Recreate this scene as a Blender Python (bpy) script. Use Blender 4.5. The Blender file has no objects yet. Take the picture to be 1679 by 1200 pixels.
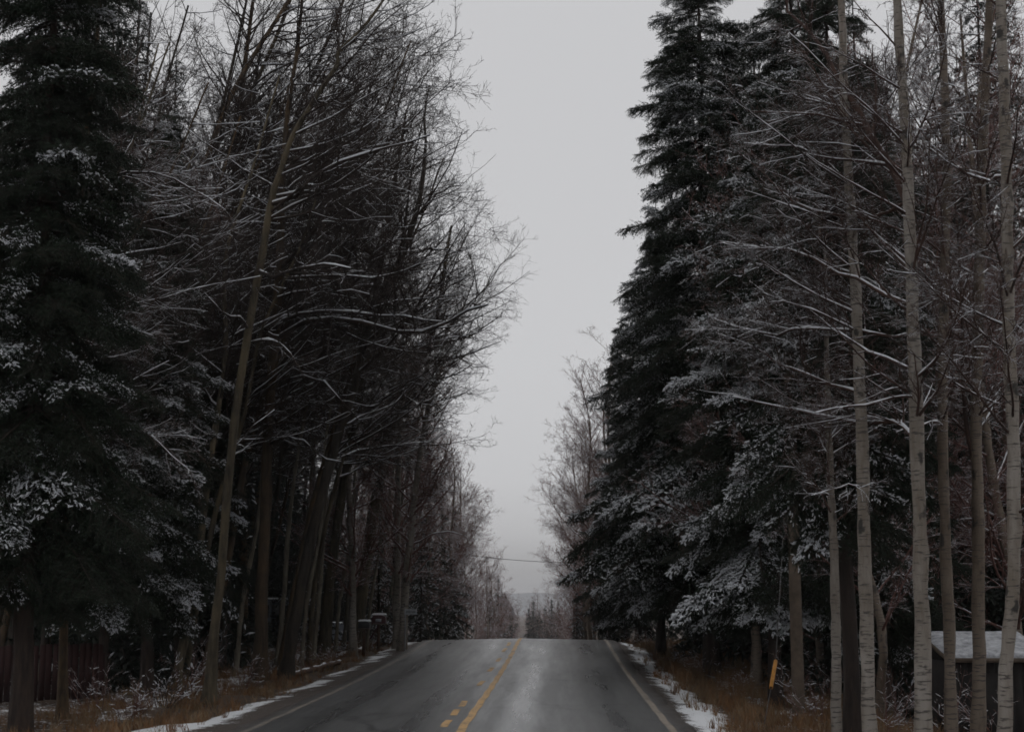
import bpy, math, random
import numpy as np
from mathutils import Vector, Matrix

rng = np.random.default_rng(7)
random.seed(7)
SC = bpy.context.scene
COL = SC.collection

# ------------------------------------------------------------------ camera, sky, sun, exposure
F = 2500.0                 # focal length in photo pixels (1679 x 1200)
PITCH = math.atan(400.0 / F)
CAMZ = 2.6
cam = bpy.data.cameras.new('camera')
cam.sensor_width = 36.0
cam.lens = F / 1679.0 * 36.0
cam.clip_end = 8000
cam.clip_start = 0.1
co = bpy.data.objects.new('camera', cam)
COL.objects.link(co)
co.location = (0, 0, CAMZ)
co.rotation_euler = (math.radians(90) + PITCH, 0, 0)
SC.camera = co

SUN_EL, SUN_AZ = math.radians(62), math.radians(12)
w = bpy.data.worlds.new('World')
SC.world = w
w.use_nodes = True
nt = w.node_tree
nt.nodes.clear()
n_out = nt.nodes.new('ShaderNodeOutputWorld')
n_sky = nt.nodes.new('ShaderNodeTexSky')
n_sky.sky_type = 'NISHITA'
n_sky.sun_disc = False
n_sky.sun_elevation = SUN_EL
n_sky.sun_rotation = SUN_AZ
n_hs = nt.nodes.new('ShaderNodeHueSaturation')
n_hs.inputs['Saturation'].default_value = 0.06
n_hs.inputs['Value'].default_value = 0.4
n_b1 = nt.nodes.new('ShaderNodeBackground')
n_b1.inputs['Strength'].default_value = 0.05
nt.links.new(n_sky.outputs[0], n_hs.inputs['Color'])
nt.links.new(n_hs.outputs[0], n_b1.inputs['Color'])
# the overcast layer: grey cloud, a little brighter towards the zenith, faint mottling
n_tc = nt.nodes.new('ShaderNodeTexCoord')
n_sep = nt.nodes.new('ShaderNodeSeparateXYZ')
nt.links.new(n_tc.outputs['Generated'], n_sep.inputs[0])
n_mr = nt.nodes.new('ShaderNodeMapRange')
n_mr.inputs['From Min'].default_value = 0.0
n_mr.inputs['From Max'].default_value = 0.9
n_mr.inputs['To Min'].default_value = 0.0
n_mr.inputs['To Max'].default_value = 1.0
nt.links.new(n_sep.outputs['Z'], n_mr.inputs['Value'])
n_cr = nt.nodes.new('ShaderNodeValToRGB')
n_cr.color_ramp.elements[0].color = (0.17, 0.17, 0.18, 1)
for _p, _c in ((0.028, 0.235), (0.055, 0.35), (0.09, 0.425), (0.175, 0.445), (0.41, 0.45)):
    _e = n_cr.color_ramp.elements.new(_p); _e.color = (_c, _c, _c*1.03, 1)
n_cr.color_ramp.elements[-1].color = (0.45, 0.45, 0.462, 1)
nt.links.new(n_mr.outputs[0], n_cr.inputs[0])
n_no = nt.nodes.new('ShaderNodeTexNoise')
n_no.inputs['Scale'].default_value = 2.6
n_no.inputs['Detail'].default_value = 5
nt.links.new(n_tc.outputs['Generated'], n_no.inputs['Vector'])
n_mr2 = nt.nodes.new('ShaderNodeMapRange')
n_mr2.inputs['To Min'].default_value = 0.96
n_mr2.inputs['To Max'].default_value = 1.04
nt.links.new(n_no.outputs['Fac'], n_mr2.inputs['Value'])
n_b2 = nt.nodes.new('ShaderNodeBackground')
nt.links.new(n_cr.outputs[0], n_b2.inputs['Color'])
nt.links.new(n_mr2.outputs[0], n_b2.inputs['Strength'])
n_add = nt.nodes.new('ShaderNodeAddShader')
nt.links.new(n_b1.outputs[0], n_add.inputs[0])
nt.links.new(n_b2.outputs[0], n_add.inputs[1])
nt.links.new(n_add.outputs[0], n_out.inputs['Surface'])

sun = bpy.data.lights.new('sun', 'SUN')
sun.energy = 0.5
sun.angle = math.radians(60)
sun.color = (1.0, 0.97, 0.93)
so = bpy.data.objects.new('sun', sun)
COL.objects.link(so)
so.location = (0, 20, 60)
so.rotation_euler = (math.radians(90) - SUN_EL, 0, math.radians(180) - SUN_AZ)

SC.view_settings.view_transform = 'Standard'
SC.view_settings.look = 'None'
SC.view_settings.gamma = 1.0
SC.view_settings.exposure = 0.0
SC.view_settings.use_curve_mapping = False
SC.render.engine = 'CYCLES'
cy = SC.cycles
cy.max_bounces = 3
cy.diffuse_bounces = 1
cy.glossy_bounces = 2
cy.transmission_bounces = 2
cy.transparent_max_bounces = 4
cy.volume_bounces = 1
cy.use_denoising = True
cy.filter_width = 1.7
cy.debug_use_spatial_splits = True
cy.adaptive_threshold = 0.04
cy.adaptive_min_samples = 16

# ------------------------------------------------------------------ the lie of the land
ROAD_X0, ROAD_DX = -1.65, 0.0308            # centre line x at distance y
def xc(y):
    y = np.asarray(y, float)
    return ROAD_X0 + ROAD_DX * y - 0.00012 * np.clip(y - 80, 0, 260)**2      # bends left beyond the crest

_PY = np.array([-60, 0, 12, 24.9, 30, 35.9, 43, 50.4, 56, 60, 63, 67, 72, 80, 100, 130, 170, 220, 300, 4200.])
_PZ = np.array([-2.4, -2.25, -2.1, -1.945, -1.885, -1.815, -1.69, -1.52, -1.345, -1.215, -1.16, -1.21, -1.40, -1.87, -3.3, -5.4, -7.5, -8.6, -9.0, -9.0])
_ty = np.concatenate([np.arange(-60, 320, 0.5), np.arange(320, 4200, 40.)])
_tz = np.interp(_ty, _PY, _PZ)
for _ in range(12):                                   # round the vertical curve
    _tz[1:760] = (_tz[0:759] + 2*_tz[1:760] + _tz[2:761])/4
def zr(y):
    """height of the road's crown at distance y (world z): a gentle climb, then a sharp crest and a long drop"""
    return np.interp(np.asarray(y, float), _ty, _tz) + CAMZ

def lump(x, y):
    return (0.07*np.sin(0.9*x+1.3)*np.cos(0.7*y) + 0.05*np.sin(2.1*x-0.6*y) + 0.04*np.sin(1.7*y+0.8*x+2)
            + 0.02*np.sin(5.3*x+1.1*y)*np.cos(4.1*y))

def ground(x, y):
    x = np.asarray(x, float); y = np.asarray(y, float)
    u = x - xc(y)
    au = np.abs(u)
    left = np.interp(au, [0, 3.6, 4.6, 6.0, 9, 20, 60], [-.07, -.10, -.17, -.30, -.30, -.25, 0.2])
    right = np.interp(au, [0, 3.6, 4.4, 5.6, 8, 12, 20, 60], [-.07, -.10, -.18, -.36, -.5, -.9, -1.3, -1.3])
    off = np.where(u < 0, left, right)
    amp = np.clip((au - 3.9) / 2.0, 0, 1)
    return zr(y) + off + amp * lump(x, y)

def unproj(px, py, D):
    """photo pixel + horizontal distance -> world point"""
    a = (600.0 - py) / F
    th = math.atan(a) + PITCH
    dz = D * math.tan(th)
    depth = D * math.cos(PITCH) + dz * math.sin(PITCH)
    return np.array([(px - 839.5) / F * depth, D, CAMZ + dz])

def on_ground(px, py, D0=12, D1=140):
    """first point of the ground seen at a photo pixel"""
    prev = None
    for D in np.arange(D0, D1, 0.1):
        p = unproj(px, py, D)
        g = float(ground(p[0], p[1]))
        if p[2] <= g:
            return np.array([p[0], p[1], g])
    p = unproj(px, py, 60)
    return np.array([p[0], 60, float(ground(p[0], 60))])

# ------------------------------------------------------------------ helpers
def mesh_from(name, V, Q=None, T=None, mats=(), qmat=None, tmat=None, smooth=True, attrs=None):
    me = bpy.data.meshes.new(name)
    V = np.asarray(V, np.float32).reshape(-1, 3)
    Q = np.zeros((0, 4), np.int32) if Q is None else np.asarray(Q, np.int32).reshape(-1, 4)
    T = np.zeros((0, 3), np.int32) if T is None else np.asarray(T, np.int32).reshape(-1, 3)
    nq, ntv = len(Q), len(T)
    me.vertices.add(len(V))
    me.vertices.foreach_set('co', V.ravel())
    me.loops.add(nq*4 + ntv*3)
    me.loops.foreach_set('vertex_index', np.concatenate([Q.ravel(), T.ravel()]).astype(np.int32))
    me.polygons.add(nq + ntv)
    st = np.concatenate([np.arange(nq)*4, nq*4 + np.arange(ntv)*3]).astype(np.int32)
    me.polygons.foreach_set('loop_start', st)
    if smooth:
        me.polygons.foreach_set('use_smooth', np.ones(nq + ntv, bool))
    if qmat is not None or tmat is not None:
        qm = np.zeros(nq, np.int32) if qmat is None else np.asarray(qmat, np.int32)
        tm = np.zeros(ntv, np.int32) if tmat is None else np.asarray(tmat, np.int32)
        me.polygons.foreach_set('material_index', np.concatenate([qm, tm]).astype(np.int32))
    for m in mats:
        me.materials.append(m)
    me.update(calc_edges=True)
    for k, v in (attrs or {}).items():
        v = np.asarray(v, np.float32)
        if v.ndim == 1:
            at = me.attributes.new(k, 'FLOAT', 'POINT'); at.data.foreach_set('value', v)
        else:
            at = me.attributes.new(k, 'FLOAT_VECTOR', 'POINT'); at.data.foreach_set('vector', v.ravel())
    return me

def link(name, data, parent=None, loc=None):
    o = bpy.data.objects.new(name, data)
    COL.objects.link(o)
    if parent is not None: o.parent = parent
    if loc is not None: o.location = [float(c) for c in loc]
    return o

def thing(name, label, cat, loc=(0, 0, 0), group=None, rz=0):
    o = link(name, None, loc=loc)
    o.rotation_euler[2] = rz
    o.empty_display_size = 0.2
    return tag(o, label, cat, group)

def tag(o, label=None, cat=None, group=None, kind=None):
    if label: o['label'] = label
    if cat: o['category'] = cat
    if group: o['group'] = group
    if kind: o['kind'] = kind
    return o

def dup(root, loc, rz=0.0, scale=1.0, label=None, group=None, tilt=(0, 0)):
    r = root.copy(); COL.objects.link(r)
    r.location = [float(c) for c in loc]
    r.rotation_euler = (tilt[0], tilt[1], rz)
    r.scale = (scale, scale, scale) if np.isscalar(scale) else scale
    if label: r['label'] = label
    if group: r['group'] = group
    for ch in root.children:
        c = ch.copy(); COL.objects.link(c); c.parent = r
        for g in ch.children:
            d = g.copy(); COL.objects.link(d); d.parent = c
    return r

class Acc:
    def __init__(s): s.V, s.Q, s.T, s.qm, s.tm, s.n = [], [], [], [], [], 0
    def quads(s, V, Q, m=0):
        V = np.asarray(V, float).reshape(-1, 3); Q = np.asarray(Q, int).reshape(-1, 4)
        s.V.append(V); s.Q.append(Q + s.n); s.qm.append(np.full(len(Q), m)); s.n += len(V)
    def tris(s, V, T, m=0):
        V = np.asarray(V, float).reshape(-1, 3); T = np.asarray(T, int).reshape(-1, 3)
        s.V.append(V); s.T.append(T + s.n); s.tm.append(np.full(len(T), m)); s.n += len(V)
    def box(s, c, size, rot=None, m=0):
        c = np.array(c, float); h = np.array(size, float) / 2
        v = np.array([[x, y, z] for x in (-1, 1) for y in (-1, 1) for z in (-1, 1)], float) * h
        if rot is not None: v = v @ np.array(rot).T
        s.quads(v + c, [[0,1,3,2],[4,6,7,5],[0,4,5,1],[2,3,7,6],[0,2,6,4],[1,5,7,3]], m)
    def tube(s, P, R, sides=6, m=0):
        V, Q = tubes(np.asarray(P, float)[None], np.asarray(R, float)[None], sides)
        s.quads(V, Q, m)
    def build(s, name, mats, parent=None, loc=None, smooth=True):
        V = np.concatenate(s.V)
        Q = np.concatenate(s.Q) if s.Q else None
        T = np.concatenate(s.T) if s.T else None
        me = mesh_from(name, V, Q, T, mats, np.concatenate(s.qm) if s.qm else None, np.concatenate(s.tm) if s.tm else None, smooth)
        return link(name, me, parent, loc)

def nrm(v):
    return v / np.maximum(np.linalg.norm(v, axis=-1, keepdims=True), 1e-9)

def tubes(P, R, sides):
    """P (N,K,3), R (N,K) -> verts, quads of open tapered tubes"""
    N, K = R.shape
    T = nrm(np.gradient(P, axis=1))
    ref = np.zeros((N, 1, 3)); ref[..., 2] = 1.0
    d = nrm(P[:, -1] - P[:, 0])
    ref[np.abs(d[:, 2]) > 0.85] = np.array([1.0, 0, 0])
    n1 = nrm(np.cross(T, np.broadcast_to(ref, T.shape)))
    n2 = np.cross(n1, T)
    a = np.arange(sides) / sides * 2 * math.pi + math.pi / 2
    V = P[:, :, None] + R[:, :, None, None] * (np.cos(a)[None, None, :, None] * n1[:, :, None] + np.sin(a)[None, None, :, None] * n2[:, :, None])
    b = np.arange(N * K).reshape(N, K) * sides
    j = np.arange(sides); j2 = (j + 1) % sides
    Q = np.stack([b[:, :-1, None] + j, b[:, :-1, None] + j2, b[:, 1:, None] + j2, b[:, 1:, None] + j], -1)
    return V.reshape(-1, 3), Q.reshape(-1, 4)

def resample(pts, K):
    """smooth polyline through pts (Catmull-Rom), K samples"""
    p = np.asarray(pts, float)
    e = np.vstack([2*p[0]-p[1], p, 2*p[-1]-p[-2]])
    t = np.linspace(0, len(p)-1, K)
    i = np.minimum(t.astype(int), len(p)-2); f = (t - i)[:, None]
    a, b, c, d = e[i], e[i+1], e[i+2], e[i+3]
    return 0.5*((2*b) + (-a+c)*f + (2*a-5*b+4*c-d)*f**2 + (-a+3*b-3*c+d)*f**3)

# ------------------------------------------------------------------ materials
def new_mat(name):
    m = bpy.data.materials.new(name); m.use_nodes = True
    t = m.node_tree
    return m, t, t.nodes['Principled BSDF']

class NB:
    """tiny node builder"""
    def __init__(s, t): s.t = t
    def n(s, kind, **kw):
        x = s.t.nodes.new(kind)
        for k, v in kw.items(): setattr(x, k, v)
        return x
    def put(s, sock, v):
        if hasattr(v, 'is_linked') or isinstance(v, bpy.types.NodeSocket): s.t.links.new(v, sock)
        else: sock.default_value = v
    def noise(s, vec, scale, detail=4, rough=0.55, dist=0.0):
        x = s.n('ShaderNodeTexNoise'); s.t.links.new(vec, x.inputs['Vector'])
        x.inputs['Scale'].default_value = scale; x.inputs['Detail'].default_value = detail
        x.inputs['Roughness'].default_value = rough; x.inputs['Distortion'].default_value = dist
        return x.outputs['Fac']
    def map(s, v, a, b, c=0.0, d=1.0, smooth=False):
        x = s.n('ShaderNodeMapRange'); x.interpolation_type = 'SMOOTHSTEP' if smooth else 'LINEAR'
        s.put(x.inputs['Value'], v)
        for k, q in zip(('From Min', 'From Max', 'To Min', 'To Max'), (a, b, c, d)): s.put(x.inputs[k], q)
        return x.outputs[0]
    def math(s, op, a, b=0.0, clamp=False):
        x = s.n('ShaderNodeMath', operation=op); x.use_clamp = clamp
        s.put(x.inputs[0], a); s.put(x.inputs[1], b)
        return x.outputs[0]
    def mix(s, f, a, b):
        x = s.n('ShaderNodeMix', data_type='RGBA')
        s.put(x.inputs['Factor'], f); s.put(x.inputs['A'], a); s.put(x.inputs['B'], b)
        return x.outputs['Result']
    def scaled(s, vec, sc):
        x = s.n('ShaderNodeMapping'); s.t.links.new(vec, x.inputs['Vector'])
        x.inputs['Scale'].default_value = sc
        return x.outputs[0]
    def bump(s, h, strength, dist):
        x = s.n('ShaderNodeBump'); s.put(x.inputs['Height'], h)
        x.inputs['Strength'].default_value = strength; x.inputs['Distance'].default_value = dist
        return x.outputs[0]
    def attr(s, name, out='Fac'):
        x = s.n('ShaderNodeAttribute'); x.attribute_name = name
        return x.outputs[out]

def c4(r, g, b): return (r, g, b, 1.0)

def bark_mat(name, base, dark, patch, snow=0.0, streak=True, rand=0.35):
    m, t, bs = new_mat(name); b = NB(t)
    tc = b.n('ShaderNodeTexCoord').outputs['Object']
    oi = b.n('ShaderNodeObjectInfo').outputs['Random']
    v1 = b.noise(b.scaled(tc, (9, 9, 1.6)), 1.0, 6, 0.65)
    v2 = b.noise(tc, 1.1, 4)
    col = b.mix(b.map(v1, 0.35, 0.65), c4(*dark), c4(*base))
    col = b.mix(b.map(v2, 0.45, 0.7), col, c4(*patch))
    hs = b.n('ShaderNodeHueSaturation'); b.put(hs.inputs['Color'], col)
    b.put(hs.inputs['Value'], b.map(oi, 0, 1, 1 - rand, 1 + rand))
    col = hs.outputs[0]
    if snow > 0:
        ge = b.n('ShaderNodeNewGeometry')
        sp = b.n('ShaderNodeSeparateXYZ'); t.links.new(ge.outputs['Normal'], sp.inputs[0])
        k = b.math('ADD', sp.outputs['Z'], b.map(b.noise(tc, 7.0, 3), 0.3, 0.7, -0.45, 0.45))
        f = b.map(k, 0.75 - snow, 1.0 - snow * 0.8, 0, 1, True)
        col = b.mix(f, col, c4(0.72, 0.74, 0.78))
    t.links.new(col, bs.inputs['Base Color'])
    bs.inputs['Roughness'].default_value = 0.9
    t.links.new(b.bump(v1, 1.0, 0.05), bs.inputs['Normal'])
    return m

def birch_mat(name, base, rand=0.2):
    m, t, bs = new_mat(name); b = NB(t)
    tc = b.n('ShaderNodeTexCoord').outputs['Object']
    oi = b.n('ShaderNodeObjectInfo').outputs['Random']
    lent = b.noise(b.scaled(tc, (5, 5, 34)), 1.0, 3, 0.6)          # thin horizontal lenticels
    big = b.noise(b.scaled(tc, (3.5, 3.5, 2.2)), 1.0, 4, 0.6)      # dark scars
    tone = b.noise(b.scaled(tc, (2, 2, 0.9)), 1.0, 3)
    vo = b.n('ShaderNodeTexVoronoi'); vo.inputs['Scale'].default_value = 1.0
    vadd = b.n('ShaderNodeVectorMath', operation='ADD'); t.links.new(b.scaled(tc, (3.4, 3.4, 2.1)), vadd.inputs[0])
    nzc = b.n('ShaderNodeTexNoise'); t.links.new(tc, nzc.inputs['Vector']); nzc.inputs['Scale'].default_value = 9.0
    vsc = b.n('ShaderNodeVectorMath', operation='SCALE'); t.links.new(nzc.outputs['Color'], vsc.inputs[0]); vsc.inputs['Scale'].default_value = 0.5
    t.links.new(vsc.outputs[0], vadd.inputs[1]); t.links.new(vadd.outputs[0], vo.inputs['Vector'])
    scar = b.map(b.math('ADD', vo.outputs['Distance'], b.map(big, 0.3, 0.7, 0.12, -0.10)), 0.14, 0.24, 0.9, 0)
    col = b.mix(b.map(tone, 0.4, 0.65), c4(*base), c4(base[0]*0.62, base[1]*0.58, base[2]*0.52))
    grime = b.noise(b.scaled(tc, (4, 4, 0.7)), 1.0, 6, 0.7)
    col = b.mix(b.map(grime, 0.46, 0.66, 0, 0.75), col, c4(base[0]*.36, base[1]*.29, base[2]*.22))
    col = b.mix(b.map(lent, 0.55, 0.63, 0, 0.85), col, c4(0.05, 0.042, 0.038))
    col = b.mix(b.map(big, 0.63, 0.70, 0, 0.9), col, c4(0.03, 0.026, 0.024))
    col = b.mix(scar, col, c4(0.022, 0.02, 0.018))
    hs = b.n('ShaderNodeHueSaturation'); b.put(hs.inputs['Color'], col)
    b.put(hs.inputs['Value'], b.map(oi, 0, 1, 1 - rand, 1 + rand))
    t.links.new(hs.outputs[0], bs.inputs['Base Color'])
    bs.inputs['Roughness'].default_value = 0.75
    t.links.new(b.bump(lent, 0.4, 0.01), bs.inputs['Normal'])
    return m

def plain(name, col, rough=0.7, noise=0.0, scale=6.0, metal=0.0):
    m, t, bs = new_mat(name); b = NB(t)
    bs.inputs['Roughness'].default_value = rough
    bs.inputs['Metallic'].default_value = metal
    tc = b.n('ShaderNodeTexCoord').outputs['Object']
    f = b.noise(tc, scale, 5, 0.6)
    t.links.new(b.mix(b.map(f, 0.3, 0.7), c4(*[c*(1-noise) for c in col]), c4(*[min(1, c*(1+noise)) for c in col])), bs.inputs['Base Color'])
    return m

def snow_mat(name, col=(0.80, 0.82, 0.86)):
    m, t, bs = new_mat(name); b = NB(t)
    tc = b.n('ShaderNodeTexCoord').outputs['Object']
    f = b.noise(tc, 14, 4)
    t.links.new(b.mix(b.map(f, 0.3, 0.7), c4(*[c*0.9 for c in col]), c4(*col)), bs.inputs['Base Color'])
    bs.inputs['Roughness'].default_value = 0.85
    return m

M = {}
M['aspen'] = bark_mat('aspen_bark', (0.12, 0.097, 0.06), (0.025, 0.02, 0.014), (0.15, 0.118, 0.07), rand=0.3)
M['aspen_dark'] = bark_mat('cottonwood_bark', (0.038, 0.029, 0.021), (0.012, 0.010, 0.008), (0.052, 0.04, 0.028))
M['aspen_brown'] = bark_mat('old_aspen_bark', (0.082, 0.053, 0.027), (0.02, 0.014, 0.009), (0.115, 0.072, 0.036))
M['spruce_bark'] = bark_mat('spruce_bark', (0.05, 0.033, 0.025), (0.014, 0.010, 0.008), (0.045, 0.03, 0.022))
M['birch'] = birch_mat('birch_bark', (0.30, 0.272, 0.24))
M['birch_tan'] = birch_mat('tan_birch_bark', (0.19, 0.152, 0.118))
M['branch_dark'] = bark_mat('bare_branch', (0.034, 0.022, 0.017), (0.015, 0.010, 0.008), (0.042, 0.027, 0.02), snow=0.0, rand=0.15)
M['branch_birch'] = bark_mat('birch_branch', (0.07, 0.039, 0.030), (0.028, 0.016, 0.013), (0.088, 0.05, 0.038), snow=0.06, rand=0.2)
M['branch_red'] = bark_mat('red_twig', (0.19, 0.095, 0.078), (0.08, 0.04, 0.033), (0.23, 0.12, 0.1), snow=0.05, rand=0.15)
M['snow'] = snow_mat('fresh_snow')
M['old_snow'] = plain('thin_old_snow', (0.33, 0.34, 0.36), 0.85, 0.5, 7)
M['aspen_pale'] = bark_mat('pale_aspen_bark', (0.21, 0.185, 0.14), (0.05, 0.043, 0.033), (0.25, 0.22, 0.165), rand=0.3)
M['needle'] = plain('spruce_needles', (0.010, 0.022, 0.0085), 0.7, 0.4, 3.0)
M['needle_far'] = plain('far_spruce_needles', (0.010, 0.017, 0.010), 0.75, 0.4, 3.0)

def ground_mat():
    m, t, bs = new_mat('forest_ground'); b = NB(t)
    uv = b.attr('ruv', 'Vector')
    tc = b.n('ShaderNodeTexCoord').outputs['Object']
    amt = b.attr('snow')
    lit1 = b.noise(tc, 5.0, 6, 0.7)
    lit2 = b.noise(tc, 0.6, 4)
    soil = b.mix(b.map(lit1, 0.35, 0.65), c4(0.028, 0.018, 0.012), c4(0.105, 0.062, 0.034))
    soil = b.mix(b.map(lit2, 0.4, 0.65), soil, c4(0.055, 0.034, 0.02))
    grav = b.mix(b.map(b.noise(tc, 22, 3), 0.3, 0.7), c4(0.03, 0.024, 0.02), c4(0.085, 0.066, 0.055))
    soil = b.mix(b.attr('gravel'), soil, grav)
    n1 = b.noise(tc, 2.2, 6, 0.62)
    n2 = b.noise(tc, 16.0, 4, 0.7)
    k = b.math('ADD', b.math('MULTIPLY', n1, 1.0), b.math('MULTIPLY', n2, 1.0))
    k = b.math('SUBTRACT', k, 0.5)
    k = b.math('SUBTRACT', b.math('ADD', amt, k), 0.5)
    f = b.map(k, 0.45, 0.58, 0, 0.95, True)
    col = b.mix(f, soil, c4(0.77, 0.79, 0.82))
    t.links.new(col, bs.inputs['Base Color'])
    bs.inputs['Roughness'].default_value = 0.92
    h = b.math('ADD', b.math('MULTIPLY', lit1, 0.5), b.math('MULTIPLY', f, 0.6))
    t.links.new(b.bump(h, 0.8, 0.06), bs.inputs['Normal'])
    return m
M['ground'] = ground_mat()

def asphalt_mat():
    m, t, bs = new_mat('wet_asphalt'); b = NB(t)
    uv = b.attr('ruv', 'Vector')
    u = b.n('ShaderNodeSeparateXYZ'); t.links.new(uv, u.inputs[0])
    U, Y = u.outputs['X'], u.outputs['Y']
    fine = b.noise(b.scaled(uv, (30, 22, 1)), 1.0, 5, 0.75)
    blot = b.noise(b.scaled(uv, (1.7, 0.10, 1)), 1.0, 6, 0.65)
    patch = b.noise(b.scaled(uv, (1.6, 0.5, 1)), 1.0, 4, 0.65, 0.4)
    stain = b.noise(b.scaled(uv, (2.2, 1.3, 1)), 1.0, 5, 0.7)
    # wheel tracks in both lanes
    def track(c, wd):
        return b.map(b.math('ABSOLUTE', b.math('SUBTRACT', U, c)), 0.0, wd, 1, 0, True)
    tr = b.math('MAXIMUM', b.math('MAXIMUM', track(0.95, .55), track(2.55, .55)), b.math('MAXIMUM', track(-0.95, .55), track(-2.6, .55)))
    wet = b.math('MULTIPLY', b.math('ADD', b.math('MULTIPLY', tr, 0.55), b.map(blot, 0.35, 0.7, -0.15, 0.75)), 1.0, True)
    base = b.mix(b.map(fine, .3, .7), c4(0.019, 0.0205, 0.022), c4(0.084, 0.087, 0.09))
    base = b.mix(b.math('MULTIPLY', wet, 0.35), base, c4(0.075, 0.078, 0.082))  # wet streaks lightened too: pale sky sheen painted into the base colour
    base = b.mix(b.map(stain, 0.62, 0.78, 0, 0.5), base, c4(0.012, 0.012, 0.013))
    mid = b.noise(b.scaled(uv, (7, 2.6, 1)), 1.0, 4, 0.7)
    base = b.mix(b.map(mid, 0.35, 0.7, 0, 0.5), base, c4(0.085, 0.084, 0.082))
    # brown grit swept to the edges
    edge = b.map(b.math('ABSOLUTE', U), 3.5, 3.85, 0, 1, True)
    base = b.mix(b.math('MULTIPLY', edge, b.map(patch, 0.3, 0.6, 0.35, 1.0)), base, c4(0.045, 0.033, 0.027))
    # cracks across and along
    vo = b.n('ShaderNodeTexVoronoi'); vo.feature = 'DISTANCE_TO_EDGE'; vo.inputs['Scale'].default_value = 1.0
    wv = b.n('ShaderNodeVectorMath', operation='ADD'); t.links.new(b.scaled(uv, (0.22, 0.16, 1)), wv.inputs[0])
    nz = b.n('ShaderNodeTexNoise'); t.links.new(uv, nz.inputs['Vector']); nz.inputs['Scale'].default_value = 1.2
    sc_ = b.n('ShaderNodeVectorMath', operation='SCALE'); t.links.new(nz.outputs['Color'], sc_.inputs[0]); sc_.inputs['Scale'].default_value = 0.16
    t.links.new(sc_.outputs[0], wv.inputs[1]); t.links.new(wv.outputs[0], vo.inputs['Vector'])
    crack = b.map(vo.outputs['Distance'], 0.003, 0.014, 0.85, 0)
    base = b.mix(crack, base, c4(0.010, 0.010, 0.011))
    t.links.new(base, bs.inputs['Base Color'])
    r = b.map(wet, 0, 1, 0.44, 0.24)
    r = b.math('ADD', r, b.map(edge, 0, 1, 0, 0.3))
    t.links.new(r, bs.inputs['Roughness'])
    bs.inputs['Specular IOR Level'].default_value = 0.5
    t.links.new(b.bump(fine, 0.35, 0.012), bs.inputs['Normal'])
    return m
M['asphalt'] = asphalt_mat()

def paint_mat(name, col, wear):
    m, t, bs = new_mat(name); b = NB(t)
    tc = b.n('ShaderNodeTexCoord').outputs['Object']
    f = b.noise(tc, 9, 5, 0.7); g = b.noise(tc, 1.3, 3)
    k = b.math('ADD', b.math('MULTIPLY', f, 0.65), b.math('MULTIPLY', g, 0.35))
    t.links.new(b.mix(b.map(k, wear, wear + 0.14), c4(*col), c4(0.06, 0.058, 0.056)), bs.inputs['Base Color'])
    bs.inputs['Roughness'].default_value = 0.6
    return m
M['yellow'] = paint_mat('worn_yellow_paint', (0.52, 0.31, 0.11), 0.49)
M['white'] = paint_mat('dirty_white_paint', (0.24, 0.20, 0.16), 0.49)
M['white_faded'] = paint_mat('faded_white_paint', (0.19, 0.165, 0.14), 0.45)

# ------------------------------------------------------------------ ground, road, markings
def sheet(us, ys, zfun, name, mat, attrs=None):
    U, Y = np.meshgrid(us, ys)
    X = xc(Y) + U
    Z = zfun(X, Y, U)
    V = np.stack([X, Y, Z], -1).reshape(-1, 3)
    ny, nx = U.shape
    i = np.arange(ny*nx).reshape(ny, nx)
    Q = np.stack([i[:-1, :-1], i[:-1, 1:], i[1:, 1:], i[1:, :-1]], -1)
    at = {'ruv': np.stack([U, Y, np.zeros_like(U)], -1).reshape(-1, 3)}
    for k, f in (attrs or {}).items(): at[k] = f(X, Y, U).ravel()
    me = mesh_from(name, V, Q, None, [mat], attrs=at)
    return link(name, me)

ys = np.concatenate([np.arange(-30, 20, 1.0), np.arange(20, 74, 0.3), np.arange(74, 125, 1.0), np.arange(125, 320, 12), np.geomspace(330, 4000, 16)])
half = np.concatenate([np.arange(3.2, 9.2, 0.14), np.arange(9.6, 30, 0.6), np.arange(32, 62, 3), np.geomspace(70, 3500, 14)])
us = np.concatenate([-half[::-1], [-2, 0, 2], half])

def snow_amount(X, Y, U):
    au = np.abs(U)
    wob = 0.28*np.sin(0.55*Y + 1) + 0.18*np.sin(1.7*Y) + 0.1*np.sin(3.9*Y)
    # strip of ploughed snow beside the shoulder
    cl = np.interp(Y, [20, 25, 32, 45, 62], [5.9, 5.6, 5.05, 4.75, 4.6]) + wob*0.35
    wl = np.interp(Y, [20, 25, 32, 45, 62], [1.2, .95, .42, .3, .3])
    cr = np.interp(Y, [20, 28, 40, 62], [4.55, 4.5, 4.6, 4.5]) + wob*0.3
    wr = np.interp(Y, [20, 28, 40, 62], [.42, .5, .42, .3])
    sl = np.exp(-((au - cl)/wl)**2); sr = np.exp(-((au - cr)/wr)**2)
    sl = sl*np.where(Y > 33, .62 + .38*np.sin(Y*1.9 + au*3)*np.sin(Y*.83 + 1), 1)
    strip = np.where(U < 0, sl, sr)
    sr2 = np.where(U > 0, np.exp(-((au - 6.6 - wob*.5)/0.6)**2), np.exp(-((au - 7.6 - wob*.5)/0.7)**2)) * np.clip((Y - 26)/8, 0, 1)
    woods = np.where(au > 7.2, np.where(U < 0, 0.42, 0.40), 0.26)
    woods = woods + np.clip((Y - 40)/40, 0, 1)*0.10*(au > 5)
    s = np.maximum(np.maximum(woods, 0.20 + 0.62*strip), 0.20 + 0.44*sr2)
    return np.where(au < 3.8, 0.0, np.where(Y > 72, np.minimum(s, .30), s))

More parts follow.
